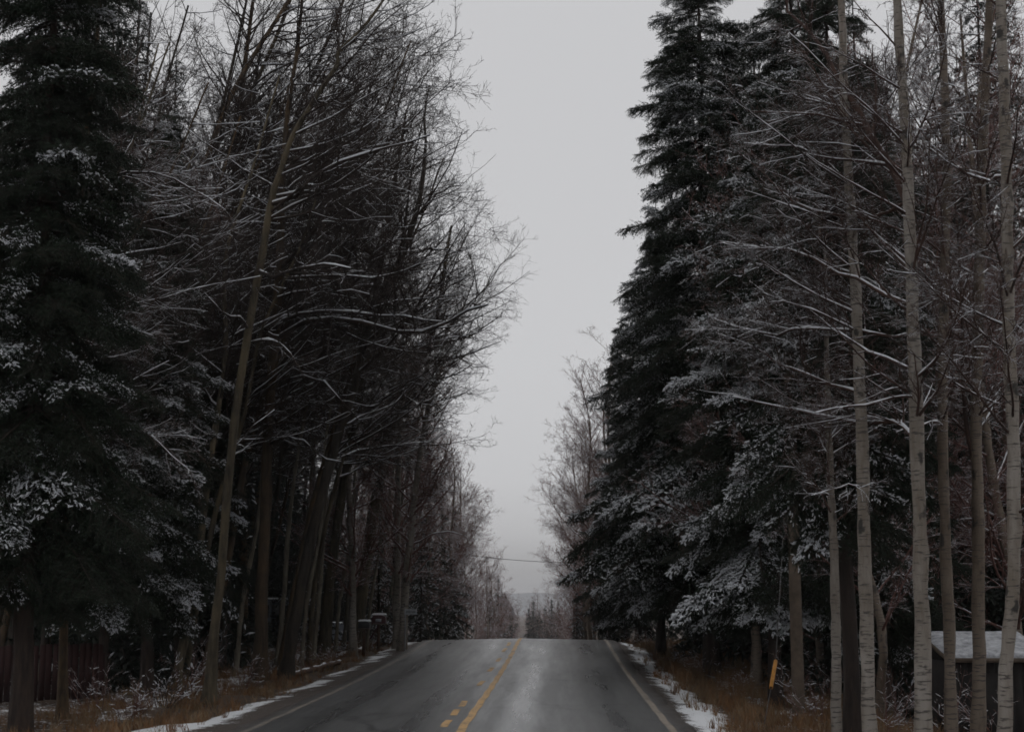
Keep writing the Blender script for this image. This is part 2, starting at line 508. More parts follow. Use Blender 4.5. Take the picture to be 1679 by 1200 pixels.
gr = sheet(us, ys, lambda X, Y, U: ground(X, Y), 'ground', M['ground'],
           {'snow': snow_amount, 'gravel': lambda X, Y, U: np.clip(1 - (np.abs(U) - 4.5)/0.5, 0, 1)})
tag(gr, 'dark leaf-littered forest ground with patches of thin snow', None, None, 'structure')

ru = np.concatenate([[-3.95, -3.82], np.linspace(-3.6, 3.6, 19), [3.82, 3.95]])
ry = np.concatenate([np.arange(-30, 20, 1.0), np.arange(20, 72, 0.5), np.arange(72, 125, 1.0), np.arange(125, 340, 12)])
def road_z(X, Y, U):
    return zr(Y) - 0.018*np.abs(U) - np.where(np.abs(U) > 3.9, 0.14, 0) + 0.02
rd = sheet(ru, ry, road_z, 'road', M['asphalt'])
# crumbled pavement edge
for v in rd.data.vertices:
    uu = v.co.x - float(xc(v.co.y))
    if abs(uu) > 3.7: v.co.x += math.copysign(.06*math.sin(v.co.y*3.1) + .05*math.sin(v.co.y*7.7 + 1), uu)
tag(rd, 'wet grey two-lane asphalt road climbing to a crest', None, None, 'structure')

def stripe(name, u0, wd, y0, y1, mat, label=None, step=0.5):
    yy = np.linspace(y0, y1, max(2, int((y1 - y0)/step) + 1))
    jig = 0.012*np.sin(yy*2.3 + u0)
    L = np.stack([xc(yy) + u0 - wd/2 + jig, yy, zr(yy) - 0.018*abs(u0) + 0.0245], -1)
    Rr = L.copy(); Rr[:, 0] += wd
    V = np.concatenate([L, Rr]); n = len(yy); i = np.arange(n - 1)
    Q = np.stack([i, i + n, i + n + 1, i + 1], -1)
    me = mesh_from(name, V, Q, None, [mat], smooth=False)
    o = link(name, me, rd)
    if label: o['label'] = label
    return o
stripe('centre_line', 0.04, 0.14, 0, 150, M['yellow'], 'solid yellow centre line')
stripe('edge_line', -3.55, 0.12, 0, 150, M['white_faded'], 'worn pale edge line beside the left woods')
stripe('edge_line', 3.52, 0.13, 0, 150, M['white'], 'worn pale edge line beside the grassy right verge')
for py_ in (1190, 1171, 1157, 1123, 1100, 1084, 1068, 1058):
    for D in np.arange(20, 70, 0.1):
        p = unproj(840, py_, D)
        if p[2] <= float(zr(D)): break
    stripe('lane_dash', -0.27 + 0.03*math.sin(D*3), 0.13, D - 0.4, D + 0.2 + 0.030*D, M['yellow'], step=0.2)

# ------------------------------------------------------------------ bare trees
UP = np.array([0, 0, 1.0])
def sample_at(P, R, ti, t):
    """P (N,K,3): points/tangents/radii of parent ti at parameter t"""
    K = P.shape[1]
    x = t*(K - 1); i = np.minimum(x.astype(int), K - 2); f = (x - i)[:, None]
    a, b = P[ti, i], P[ti, i + 1]
    return a + (b - a)*f, nrm(b - a), R[ti, i]*(1 - f[:, 0]) + R[ti, i + 1]*f[:, 0]

def integrate(p0, d0, L, K, trop, wig, r, grav=0.0):
    N = len(p0); P = np.zeros((N, K, 3)); P[:, 0] = p0; d = nrm(d0)
    st = (L/(K - 1))[:, None]
    for k in range(1, K):
        P[:, k] = P[:, k-1] + d*st
        up = trop if np.isscalar(trop) else np.asarray(trop)[:, None]
        d = nrm(d + UP*(up + grav*k/K) + wig*r.normal(size=(N, 3)))
    return P

def sprout(P, R, L, per, t0, t1, ang, ratio, K, trop, wig, r, rr=0.5, rmax=1.0, bias=None, shape=None, rmin=0.003, taper=0.75, grav=0.0, lmin=0.0):
    N = len(P)
    n = np.maximum(1, np.round(per*np.clip(L/np.mean(L), 0.3, 2.0)).astype(int)) if per > 1 else np.ones(N, int)
    ti = np.repeat(np.arange(N), n)
    t = r.uniform(t0, t1, len(ti))
    p, tg, rad = sample_at(P, R, ti, t)
    rv = r.normal(size=(len(ti), 3))
    if bias is not None: rv = nrm(rv) + bias
    pr = nrm(rv - (rv*tg).sum(1, keepdims=True)*tg)
    a = np.radians(r.uniform(ang[0], ang[1], len(ti)))[:, None]
    d = np.cos(a)*tg + np.sin(a)*pr
    sh = (1 - 0.55*t) if shape is None else shape(t)
    l = np.maximum(lmin, L[ti]*ratio*sh*r.uniform(0.65, 1.25, len(ti)))
    C = integrate(p, d, l, K, trop, wig, r, grav)
    r0 = np.clip(rad*rr, rmin, rmax)
    CR = r0[:, None]*(1 - taper*np.linspace(0, 1, K))[None] 
    CR = np.maximum(CR, rmin*0.6)
    return C, CR, l

def snow_on(P, R, r, prob=0.8, k=0.75, add=0.006, rot=1.0):
    """ridges of snow lying along the upper side of branches"""
    keep = r.random(len(P)) < prob
    P, R = P[keep], R[keep]
    if not len(P): return P, R
    T = nrm(np.gradient(P, axis=1))
    h = np.clip(1.15 - np.abs(T[..., 2])**1.6*1.25, 0, 1)
    nz = np.clip(r.normal(0.8, 0.35, R.shape), 0.05, 1.4)
    SR = (R*k + add)*h*nz + 0.0006
    SP = P + UP*(R*0.62 + SR*0.35)[..., None]
    return SP, SR

SPEC = {
 # broad crooked arching crowns of the left side
 'aspen': dict(n1=26, t0=.36, ang1=(35, 75), L1=.42, trop1=.05, wig1=.10, n2=10, ang2=(30, 70), r2=.42, trop2=.07, wig2=.16,
               n3=8, r3=.45, trop3=.05, wig3=.24, n4=5, r4=.5, trunk='aspen', br='branch_dark', snow=.7),
 'birch': dict(n1=34, t0=.22, ang1=(38, 72), L1=.20, rr1=.26, trop1=.04, wig1=.06, n2=9, ang2=(25, 55), r2=.42, trop2=-.01, wig2=.1,
               n3=7, r3=.5, trop3=-.10, wig3=.12, n4=4, r4=.55, trunk='birch', br='branch_birch', snow=.7),
 'redbirch': dict(rr1=.36, n1=38, t0=.12, ang1=(35, 65), L1=.27, trop1=.06, wig1=.07, n2=10, ang2=(25, 55), r2=.45, trop2=.0, wig2=.1,
               n3=7, r3=.5, trop3=-.04, wig3=.14, n4=5, r4=.6, trunk='birch_tan', br='branch_red', snow=.16),
}

def over_road(P, base, r, off=0.0, sig=.5):
    """keep only branches that stay on their side of the gap the traffic and the light keep open"""
    W = P[:, -1] + base
    u = W[:, 0] - xc(W[:, 1])
    lim = np.interp(W[:, 2], [7, 9.3, 10.4, 12, 14.4, 17.6, 20], [-1.4, -.9, 1.2, 1.0, .2, -.9, -2.6]) + r.normal(size=len(P))*sig
    return u < lim + off

def branch_system(P1, R1, L1, s, r, dense=1.0, fine=1.0, prune=None):
    if prune is not None:
        n2 = s['n2']*dense*1.15; n3 = s['n3']*dense; n4 = s['n4']*fine
        P2, R2, L2 = sprout(P1, R1, L1, n2, .12, 1.0, s['ang2'], s['r2'], 6, s['trop2'], s['wig2'], r, .55, .03, rmin=.006)
        k = over_road(P2, prune, r); P2, R2, L2 = P2[k], R2[k], L2[k]
        P3, R3, L3 = sprout(P2, R2, L2, n3, .1, 1.0, (25, 65), s['r3'], 3, s['trop3'], s['wig3'], r, .55, .012, rmin=.0042, lmin=.14)
        k = over_road(P3, prune, r); P3, R3, L3 = P3[k], R3[k], L3[k]
        P4, R4, L4 = sprout(P3, R3, L3, n4, .15, 1.0, (25, 65), s['r4'], 2, s['trop3'], s['wig3'], r, .7, .005, rmin=.0032, lmin=.10)
        return (P2, R2), (P3, R3), (P4, R4)
    n2 = s['n2']*dense; n3 = s['n3']*dense; n4 = s['n4']*fine
    P2, R2, L2 = sprout(P1, R1, L1, n2, .12, 1.0, s['ang2'], s['r2'], 6, s['trop2'], s['wig2'], r, .55, .03, rmin=.006)
    P3, R3, L3 = sprout(P2, R2, L2, n3, .1, 1.0, (25, 65), s['r3'], 3, s['trop3'], s['wig3'], r, .55, .012, rmin=.0042, lmin=.14)
    P4, R4, L4 = sprout(P3, R3, L3, n4, .15, 1.0, (25, 65), s['r4'], 2, s['trop3'], s['wig3'], r, .7, .005, rmin=.0032, lmin=.10)
    return (P2, R2), (P3, R3), (P4, R4)

def bare_tree(name, label, cat, base, trunkP, trunkR, spec, seed, limbs=(), group=None, bias=None, n1=None, t0=None, trunk_mat=None, dense=1.0, fine=1.0, L1=None, tsnow=0.0, snow3=0.10, prune=False):
    """trunkP (k,3) local points; limbs: list of (local polyline, base radius)"""
    s = SPEC[spec]; r = np.random.default_rng(seed)
    root = thing(name, label, cat, base, group)
    K = 40
    TP = resample(trunkP, K)[None]
    tt = np.linspace(0, 1, K)
    TR = np.interp(tt, np.linspace(0, 1, len(trunkR)), trunkR)[None]
    TR = TR*(1 + 0.05*r.normal(size=TR.shape)); TR[0, 0] *= 1.7; TR[0, 1] *= 1.22; TR[0, 2] *= 1.06
    TP[0, 2:-1] += r.normal(size=(K-3, 3))*TR[0, 2:-1, None]*np.array([.07, .07, 0])
    H = np.linalg.norm(np.diff(TP[0], axis=0), axis=1).sum()
    tm = M[trunk_mat or s['trunk']]
    V, Q = tubes(TP, TR, 12)
    ax = np.repeat(TP[0], 12, 0)
    V = ax + (V - ax)*(1 + .06*r.normal(size=(len(V), 1)) + .05*np.sin(np.arange(len(V)) % 12*1.05 + 1)[:, None])
    a = Acc(); a.quads(V, Q); a.build('trunk', [tm], root)
    LT = np.array([H])
    n = n1 if n1 is not None else s['n1']
    t0 = s['t0'] if t0 is None else t0
    shp = (lambda t: np.clip(1.15 - 0.75*np.clip((t - t0)/(1 - t0), 0, 1), .2, 1.1)*np.clip(.45 + (t - t0)*3, .45, 1)) if spec != 'aspen' else (lambda t: np.clip(1.25 - 1.08*t, .12, 1))
    P1, R1, Ln1 = sprout(TP, TR, LT, n, t0, .99, s['ang1'], L1 or s['L1'], 9, s['trop1'], s['wig1'], r, s.get('rr1', .46), .055, bias=bias, shape=shp, rmin=.010)
    if prune:
        k = over_road(P1, np.asarray(base), r, -.6, .2); P1, R1, Ln1 = P1[k], R1[k], Ln1[k]
    snowA = Acc(); ca = Acc()
    lm = []
    for lp, lr in limbs:
        q = resample(lp, 9)
        q[1:-1] += r.normal(size=(7, 3))*lr*0.8
        lm.append((q, lr*np.linspace(1, .28, 9)))
    V, Q = tubes(P1, R1, 5); ca.quads(V, Q)
    sp, sr = snow_on(P1, R1, r, s['snow'])
    if len(sp): snowA.quads(*tubes(sp, sr, 5))
    allP, allR = P1, R1
    if lm:
        LP = np.stack([q for q, _ in lm]); LR = np.stack([q for _, q in lm])
        for q, rr_ in lm:
            x = Acc(); x.quads(*tubes(q[None], rr_[None], 7)); x.build('limb', [M[s['br']]], root)
        sp, sr = snow_on(LP, LR, r, 1.0, .62, .008)
        snowA.quads(*tubes(sp, sr, 6))
        allP = np.concatenate([P1, LP]); allR = np.concatenate([R1, LR])
    allL = np.linalg.norm(np.diff(allP, axis=1), axis=2).sum(1)
    lv = branch_system(allP, allR, allL, s, r, dense, fine, np.asarray(base) if prune else None)
    for i, (P, R) in enumerate(lv):
        V, Q = tubes(P, R, 4 if i == 0 else 3); ca.quads(V, Q)
        if i == 0:
            sp, sr = snow_on(P, R, r, s['snow']*.42, .65, .003); 
            if len(sp): snowA.quads(*tubes(sp, sr, 4))
        if i == 1:
            sp, sr = snow_on(P, R, r, s['snow']*snow3, .9, .004)
            if len(sp): snowA.quads(*tubes(sp, sr, 3))
    ca.build('crown', [M[s['br']]], root)
    if snowA.n: snowA.build('snow_cover', [M['snow']], root)['kind'] = 'stuff'
    return root

def px_tree(pts, D, wpx, drift=0.0):
    """photo-pixel trunk path -> base point, local 3-D path, radii. First point is on the ground at distance D (or found there)."""
    if D is None:
        b = on_ground(*pts[0]); D = b[1]
    P = []
    n = len(pts)
    for i, (x, y) in enumerate(pts):
        P.append(unproj(x, y, D + drift*i/(n - 1)))
    P = np.array(P)
    b = P[0].copy(); b[2] = float(ground(b[0], b[1])) - 0.12
    P[0] = b
    R = np.array(wpx)*D/F/2*.86
    return b, P - b, R, D

def px_limb(pts, D, D1, base, r):
    n = len(pts)
    return (np.array([unproj(x, y, D + (D1 - D)*i/(n - 1)) for i, (x, y) in enumerate(pts)]) - base, r)

TREES = []
def hero(name, label, cat, pts, D, wpx, spec, seed, limbs=(), drift=0.0, **kw):
    b, P, R, D = px_tree(pts, D, wpx, drift)
    lm = [px_limb(q, D + a, D + c, b, rad) for q, a, c, rad in limbs]
    o = bare_tree(name, label, cat, b, P, R, spec, seed, lm, prune=b[0] < 0, **kw)
    TREES.append((b[0], b[1], o))
    return o

RIGHTB = np.array([0.9, -0.15, 0.25]); LEFTB = np.array([-0.9, -0.1, 0.2])
# ---- left side heroes
hero('aspen_tree', 'slender pale-barked leaning aspen nearest the road on the left, a long bare trunk', 'tree',
     [(342, 1152), (352, 1040), (363, 940), (378, 750), (402, 570), (430, 420), (445, 330), (460, 280), (480, 223), (510, 173), (552, 108), (556, 85), (600, 40), (650, -30)], None, (19, 16, 14, 11, 8, 4), 'aspen', 11,
     [([(443, 336), (500, 300), (530, 283), (590, 258), (650, 236), (705, 222)], 0, -2.5, .055),
      ([(468, 276), (510, 258), (560, 252), (610, 240)], 0, 1.5, .04),
      ([(408, 540), (395, 525), (360, 505), (335, 480)], 0, -1, .035),
      ([(418, 560), (445, 558), (470, 572), (500, 620)], 0, -2, .035),
      ([(377, 740), (400, 715), (425, 690), (450, 672)], 0, 1, .025),
      ([(425, 445), (450, 452), (490, 440), (530, 432), (575, 440)], 0, -3, .045)],
     bias=RIGHTB, tsnow=.3)
hero('aspen_tree', 'thick brown-barked aspen with two long snow-lined limbs arching over the road', 'tree',
     [(426, 1112), (430, 950), (436, 800), (442, 660), (452, 540), (460, 420), (462, 320), (470, 200), (490, 60), (500, -60)], None, (23, 21, 19, 17, 13, 8, 5), 'aspen', 12,
     [([(444, 545), (470, 520), (520, 512), (580, 510), (640, 514), (690, 520), (735, 528)], 0, -5, .06),
      ([(452, 556), (500, 529), (545, 523), (590, 533), (650, 546), (690, 545), (730, 525), (765, 510), (800, 500)], 0, -7, .075),
      ([(455, 470), (480, 455), (530, 450), (600, 456), (650, 447), (690, 432)], 0, -4, .05),
      ([(440, 690), (480, 622), (520, 620), (545, 640), (590, 690)], 0, -3, .045),
      ([(440, 730), (470, 718), (500, 722), (520, 745), (560, 757)], 0, -2, .04),
      ([(462, 330), (500, 290), (560, 270), (640, 262)], 0, -3, .045)],
     bias=RIGHTB, trunk_mat='aspen_brown')
hero('cottonwood_tree', 'dark cottonwood leaning far to the right over the road, top against the sky', 'tree',
     [(468, 1112), (490, 980), (515, 860), (548, 735), (577, 648), (600, 550), (633, 477), (660, 415), (682, 352), (692, 300), (698, 240), (696, 190), (704, 140)], None, (22, 19, 17, 15, 12, 9, 5, 3), 'aspen', 13,
     [([(592, 585), (620, 545), (650, 530), (690, 505), (730, 480), (765, 455)], 0, -3, .05),
      ([(655, 425), (685, 412), (715, 408), (750, 415)], 0, 2, .045),
      ([(690, 352), (705, 330), (730, 312), (755, 305)], 0, -1, .04),
      ([(640, 460), (600, 410), (590, 350), (605, 300), (630, 250), (655, 180), (680, 90)], 0, 2, .06),
      ([(560, 700), (600, 680), (640, 668), (665, 640)], 0, 2, .04)],
     bias=RIGHTB, trunk_mat='aspen_dark')
hero('aspen_tree', 'straight orange-brown aspen trunk rising behind the dark spruce crown', 'tree',
     [(402, 1108), (398, 900), (394, 700), (390, 500), (386, 330), (388, 220), (400, 120), (420, -40)], 50, (19, 18, 17, 15, 11, 6), 'aspen', 14,
     [([(387, 300), (410, 280), (430, 262), (480, 240)], 0, -2, .05),
      ([(388, 225), (402, 190), (440, 150), (480, 120)], 0, 2, .05),
      ([(386, 330), (360, 300), (330, 260), (310, 220)], 0, -1, .05)],
     bias=RIGHTB*.5, trunk_mat='aspen_brown')
hero('aspen_tree', 'leaning aspen with a forked top near the crest, left of the mailboxes', 'tree',
     [(585, 1060), (597, 950), (610, 860), (633, 735), (647, 677), (677, 613), (705, 557), (722, 490), (732, 420), (740, 370)], None, (22, 20, 17, 13, 8, 4), 'aspen', 15,
     [([(640, 690), (665, 600), (690, 565), (710, 552), (735, 548), (760, 556)], 0, -2, .05),
      ([(710, 557), (735, 548), (760, 552), (785, 560)], 0, 2, .035)],
     bias=RIGHTB, trunk_mat='aspen')
hero('aspen_tree', 'greenish aspen trunk leaning right just behind the low snowy rail', 'tree',
     [(530, 1075), (540, 960), (555, 850), (572, 740), (590, 640), (610, 520), (630, 400), (650, 280), (665, 190)], None, (20, 18, 16, 13, 9, 5), 'aspen', 16, (), bias=RIGHTB)
hero('birch_tree', 'slim brown-barked birch rising through the spruces near the left edge', 'tree',
     [(104, 1150), (107, 900), (112, 760), (120, 560), (126, 400), (136, 280), (150, 150), (165, 0), (170, -60)], 30.5, (16, 15, 13, 11, 8, 5), 'birch', 17,
     [([(153, 704), (200, 703), (250, 716), (280, 745), (312, 772)], 0, -2, .028),
      ([(118, 500), (150, 495), (190, 520), (215, 540), (250, 550)], 0, -1.5, .025),
      ([(126, 380), (170, 290), (250, 285), (310, 310), (370, 345)], 0, -1.5, .035)],
     bias=RIGHTB*.5, trunk_mat='aspen_brown', n1=13)
hero('birch_tree', 'white birch trunk standing upright beside the grey street sign, farther of the pair', 'tree',
     [(651, 1040), (651, 900), (653, 780), (657, 660), (668, 540)], 58, (14, 13, 11, 8, 4), 'redbirch', 18, (), trunk_mat='birch', fine=.7, dense=.75)
hero('birch_tree', 'white birch trunk leaning right against the grey street sign', 'tree',
     [(659, 1042), (666, 950), (676, 850), (684, 780), (700, 680), (725, 600)], 56.5, (15, 14, 12, 9, 5), 'redbirch', 19,
     [([(680, 890), (705, 878), (740, 870), (770, 885)], 0, -1, .03)], trunk_mat='birch', bias=RIGHTB*.4, fine=.7, dense=.75)
hero('birch_tree', 'pale birch trunk standing beside the mailboxes on the left', 'tree',
     [(579, 1058), (578, 950), (576, 880), (570, 760), (572, 640), (590, 500)], 55, (14, 13, 12, 9, 5), 'redbirch', 20, (), trunk_mat='birch', fine=.7, dense=.75)

# ---- right side heroes
hero('birch_tree', 'slim white birch, first full trunk right of the snowy spruces', 'tree',
     [(1428, 1235), (1420, 1000), (1415, 800), (1407, 560), (1398, 400), (1390, 270), (1383, 120), (1378, -60), (1372, -200)], 23, (25, 23, 21, 19, 17, 14, 10), 'birch', 31,
     [([(1407, 514), (1353, 484), (1307, 463), (1274, 444), (1240, 432)], 0, 2, .022),
      ([(1408, 643), (1353, 628), (1307, 609), (1282, 597), (1245, 575), (1203, 556), (1178, 548)], 0, 3, .026),
      ([(1392, 300), (1340, 250), (1290, 240), (1220, 235)], 0, 2, .022),
      ([(1385, 200), (1350, 180), (1310, 190), (1260, 205)], 0, 1, .02),
      ([(1412, 800), (1395, 795), (1360, 803), (1330, 812)], 0, -1, .012)],
     bias=LEFTB*.8, n1=22, t0=.35)
hero('birch_tree', 'stoutest white birch on the right, long snowy limbs reaching over the spruces', 'tree',
     [(1512, 1240), (1511, 1000), (1508, 850), (1502, 640), (1496, 500), (1490, 330), (1484, 200), (1474, 60), (1470, -80), (1465, -220)], 22, (30, 27, 25, 22, 19, 15, 10), 'birch', 32,
     [([(1497, 502), (1420, 467), (1370, 448), (1299, 412), (1232, 406), (1180, 396)], 0, 3, .034),
      ([(1489, 604), (1428, 575), (1378, 546), (1349, 525), (1300, 480)], 0, 2, .028),
      ([(1502, 722), (1487, 702), (1462, 690), (1370, 690), (1328, 677), (1287, 671), (1241, 658), (1203, 650)], 0, 3.5, .034),
      ([(1498, 650), (1462, 652), (1420, 662), (1370, 671), (1337, 677)], 0, -1, .022),
      ([(1495, 548), (1462, 550), (1420, 544), (1328, 540), (1299, 542), (1274, 552), (1245, 544), (1207, 537), (1166, 521)], 0, 4, .028),
      ([(1489, 335), (1440, 250), (1400, 175), (1360, 105), (1310, 40), (1290, -20)], 0, 2, .065),
      ([(1488, 330), (1440, 355), (1370, 350), (1310, 335), (1260, 290), (1210, 250)], 0, 3, .03),
      ([(1455, 280), (1400, 190), (1330, 188), (1260, 200)], .5, 2, .025)],
     bias=LEFTB*.6, n1=26, t0=.3)
hero('birch_tree', 'grey birch just behind the tallest right-hand birch, slightly leaning', 'tree',
     [(1560, 1230), (1556, 1050), (1550, 880), (1545, 700), (1548, 480), (1552, 300), (1548, 120), (1540, -60), (1535, -200)], 25, (22, 21, 19, 18, 16, 13, 9), 'birch', 33,
     [([(1548, 430), (1530, 415), (1500, 400), (1470, 372)], 0, 1, .02),
      ([(1548, 700), (1530, 690), (1500, 700), (1470, 708)], 0, -1, .016)], trunk_mat='birch_tan', n1=20, t0=.35, bias=LEFTB*.3)
hero('birch_tree', 'brownish birch with a crooked thin stem in front of the snow-covered roof', 'tree',
     [(1602, 1220), (1605, 1050), (1604, 850), (1601, 700), (1605, 500), (1610, 300), (1618, 100), (1625, -60)], 26, (25, 23, 21, 19, 17, 13), 'birch', 34,
     [([(1600, 760), (1588, 700), (1580, 600), (1575, 470), (1568, 380), (1560, 300)], 0, .5, .05)], trunk_mat='birch_tan', n1=22, t0=.4)
hero('birch_tree', 'pale peeling birch at the right edge of the picture', 'tree',
     [(1640, 1235), (1650, 1100), (1662, 950), (1662, 760), (1655, 560), (1652, 400), (1648, 200), (1640, 0), (1632, -160)], 21, (24, 25, 24, 23, 22, 20, 17), 'birch', 35,
     [([(1650, 290), (1610, 295), (1560, 270), (1520, 240)], 0, 2, .03)], n1=18, t0=.3, bias=LEFTB*.3)
hero('birch_tree', 'birch with reddish torn bark close beside a dark spruce trunk', 'tree',
     [(1370, 1225), (1371, 1100), (1370, 1000), (1366, 880), (1360, 740), (1355, 560), (1352, 380)], 24.5, (19, 18, 17, 14, 9, 4), 'birch', 36, (), n1=16, t0=.5)

# ---- plain-variant trees to copy
def proto(spec, seed, H, lean, label, cat='tree', name='aspen_tree', r0=.095, **kw):
    r = np.random.default_rng(seed)
    z = np.linspace(0, H, 7)
    x = lean*(z/H)**1.4*H*.3 + r.normal(size=7)*.12
    y = r.normal(size=7)*.18
    x[0] = y[0] = 0
    return bare_tree(name, label, cat, (0, -60, -50), np.stack([x, y, z - .12], -1), np.linspace(r0, .02, 7), spec, seed, **kw)

PA = [proto('aspen', 41, 15, .8, 'x', bias=RIGHTB*.6, fine=.7), proto('aspen', 42, 14, .4, 'x', bias=RIGHTB*.4, trunk_mat='aspen_dark', fine=.7), proto('aspen', 43, 16, 1.0, 'x', bias=RIGHTB*.8, trunk_mat='aspen_brown', fine=.7)]
PR = [proto('redbirch', 51, 12, .2, 'x', name='birch_tree', r0=.10, fine=.6), proto('redbirch', 52, 13, -.1, 'x', name='birch_tree', r0=.11, fine=.6), proto('redbirch', 53, 11, .3, 'x', name='birch_tree', r0=.09, fine=.6)]
PB = [proto('birch', 71, 13.5, .35, 'x', name='aspen_tree', r0=.085, trunk_mat='aspen_pale', fine=.5, n1=24, t0=.4), proto('birch', 72, 14.5, .55, 'x', name='aspen_tree', r0=.075, trunk_mat='aspen_pale', fine=.5, n1=22, t0=.45)]
PROTOS = PA + PR + PB

# ------------------------------------------------------------------ spruces
def bough_mesh(name, seed, snow, seg=0.045, nl=.048, needles=7, subs=5, mat='needle', nside=18, wid=.008, L=1.7, twigs=True):
    """one drooping spray: stem along +x (unit length ~2 m), branchlets clothed in needle slivers, snow lying on top"""
    r = np.random.default_rng(seed)
    K = 12
    t = np.linspace(0, 1, K)
    stem = np.stack([L*t*(1 - .12*t), .06*L*np.sin(t*3 + seed), L*(-0.21*t**1.5 + 0.10*np.clip(t - .7, 0, 1))], -1)[None]
    SR = (.022*(1 - t) + .005)[None]
    a = Acc()
    a.quads(*tubes(stem, SR, 4), 0)
    n = nside*2
    tt = np.sort(r.uniform(.10, .98, n)); side = np.where(np.arange(n) % 2 == 0, 1.0, -1.0)
    p, tg, _ = sample_at(stem, SR, np.zeros(n, int), tt)
    lat = np.stack([-tg[:, 1], tg[:, 0], np.zeros(n)], -1)*side[:, None]
    d = nrm(tg*.75 + lat*r.uniform(.5, 1.0, (n, 1)) + UP*r.uniform(-.25, .05, (n, 1)))
    l = (.72*np.sin(np.clip(tt, 0, 1)*2.6 + .35))*r.uniform(.7, 1.15, n) + .1
    B = integrate(p, d, l, 6, -.11, .09, r)
    BR = np.full((n, 6), .006)
    C, CR, cl = sprout(B, BR, l, subs, .15, .95, (30, 60), .42, 4, -.14, .12, r, 1, .005, rmin=.004)
    if twigs: a.quads(*tubes(B, BR, 3), 0)
    tipstem = stem[:, 4:]
    sets = [(B, l), (C, cl), (tipstem, np.array([1.3]))]
    for P, ln in sets:
        for q in range(len(P)):
            m = max(2, int(ln[q]/seg))
            s = np.linspace(.05, 1, m)
            pp, tgs, _ = sample_at(P, np.zeros(P.shape[:2]), np.full(m, q), np.minimum(s, .999))
            pp = np.repeat(pp, needles, 0); tg2 = np.repeat(tgs, needles, 0)
            rv = r.normal(size=(len(pp), 3))
            pr = nrm(rv - (rv*tg2).sum(1, keepdims=True)*tg2)
            dn = nrm(tg2*.8 + pr*.9)
            tip = pp + dn*nl*r.uniform(.7, 1.3, (len(pp), 1))
            sd = np.cross(dn, pr)*wid
            # clothe the twig: broad at the base
            V = np.stack([pp - sd - tg2*.004, pp + sd - tg2*.004, tip], 1).reshape(-1, 3)
            a.tris(V, np.arange(len(V)), 1)
    if snow > 0:
        for P, rad, per in ((B, .015, 9 if twigs else 1.6), (C, .013, 4.5 if twigs else .8)):
            m = r.poisson(per*snow*np.clip(r.normal(1, .5, len(P)), 0, 2))
            q = np.repeat(np.arange(len(P)), m)
            if not len(q): continue
            tq = r.uniform(.1, .98, len(q))
            pts, tg_, _ = sample_at(P, np.zeros(P.shape[:2]), q, tq)
            keep = np.abs(tg_[:, 2]) < r.uniform(.45, 1.0, len(q))
            pts, tg_ = pts[keep], tg_[keep]
            n_ = len(pts)
            if not n_: continue
            hl = r.uniform(.014, .042, n_)*(.7 + .6*snow if twigs else 3)
            rr_ = rad*r.uniform(.4, 1.1, n_)*(.8 + .5*snow if twigs else 2.2)
            tg_ = nrm(tg_ + r.normal(size=tg_.shape)*.3)
            pts = pts + UP*.022 + r.normal(size=(n_, 3))*np.array([.014, .014, .006])
            CP = np.stack([pts - tg_*hl[:, None], pts + UP*(rr_*.3)[:, None], pts + tg_*hl[:, None]], 1)
            CRr = np.stack([rr_*.25, rr_, rr_*.2], 1)
            V, Q = tubes(CP, CRr, 4 if twigs else 3)
            V += r.normal(size=V.shape)*.004
            a.quads(V, Q, 2)
    return a, [M['spruce_bark'], M[mat], M['snow']]

def acc_mesh(a, name, mats, smooth=False):
    return mesh_from(name, np.concatenate(a.V), np.concatenate(a.Q), np.concatenate(a.T), mats, np.concatenate(a.qm), np.concatenate(a.tm), True)

BOUGH = {}
for lvl, sn in enumerate((0.0, 0.35, 0.75, 1.0)):
    for big, LL, ns, sb in ((0, 1.5, 15, 5), (1, 2.9, 27, 6)):
        BOUGH[lvl, big] = [acc_mesh(*(lambda q: (q[0], 'bough', q[1]))(bough_mesh('bough', 100 + lvl*10 + k + 50*big, sn, L=LL, nside=ns, subs=sb))) for k in range(3)]

def spruce_layout(H, Rmax, z0, r, dens=1.0, top=1.0):
    """whorl positions -> list of (z, azimuth, length, pitch)"""
    out = []
    z = z0
    while z < H - .25:
        f = (z - z0)/(H - z0)
        rad = Rmax*(1 - f)**.72*(.75 + .25*math.sin(f*9 + 1)**2)*np.clip(.55 + f*4, .55, 1)
        n = max(4, int((6 + 3*(1 - f))*dens))
        a0 = r.uniform(0, 6.28)
        for k in range(n):
            az = a0 + k/n*6.283 + r.normal()*.22
            ln = max(.25, rad*r.uniform(.5, 1.36))
            pit = (-.36 + .52*f + r.normal()*.13)
            out.append((z + r.normal()*.12, az, ln, pit))
        z += (.42 + .2*(1 - f))/dens**.5*(.7 + .3*H/16)
    return out

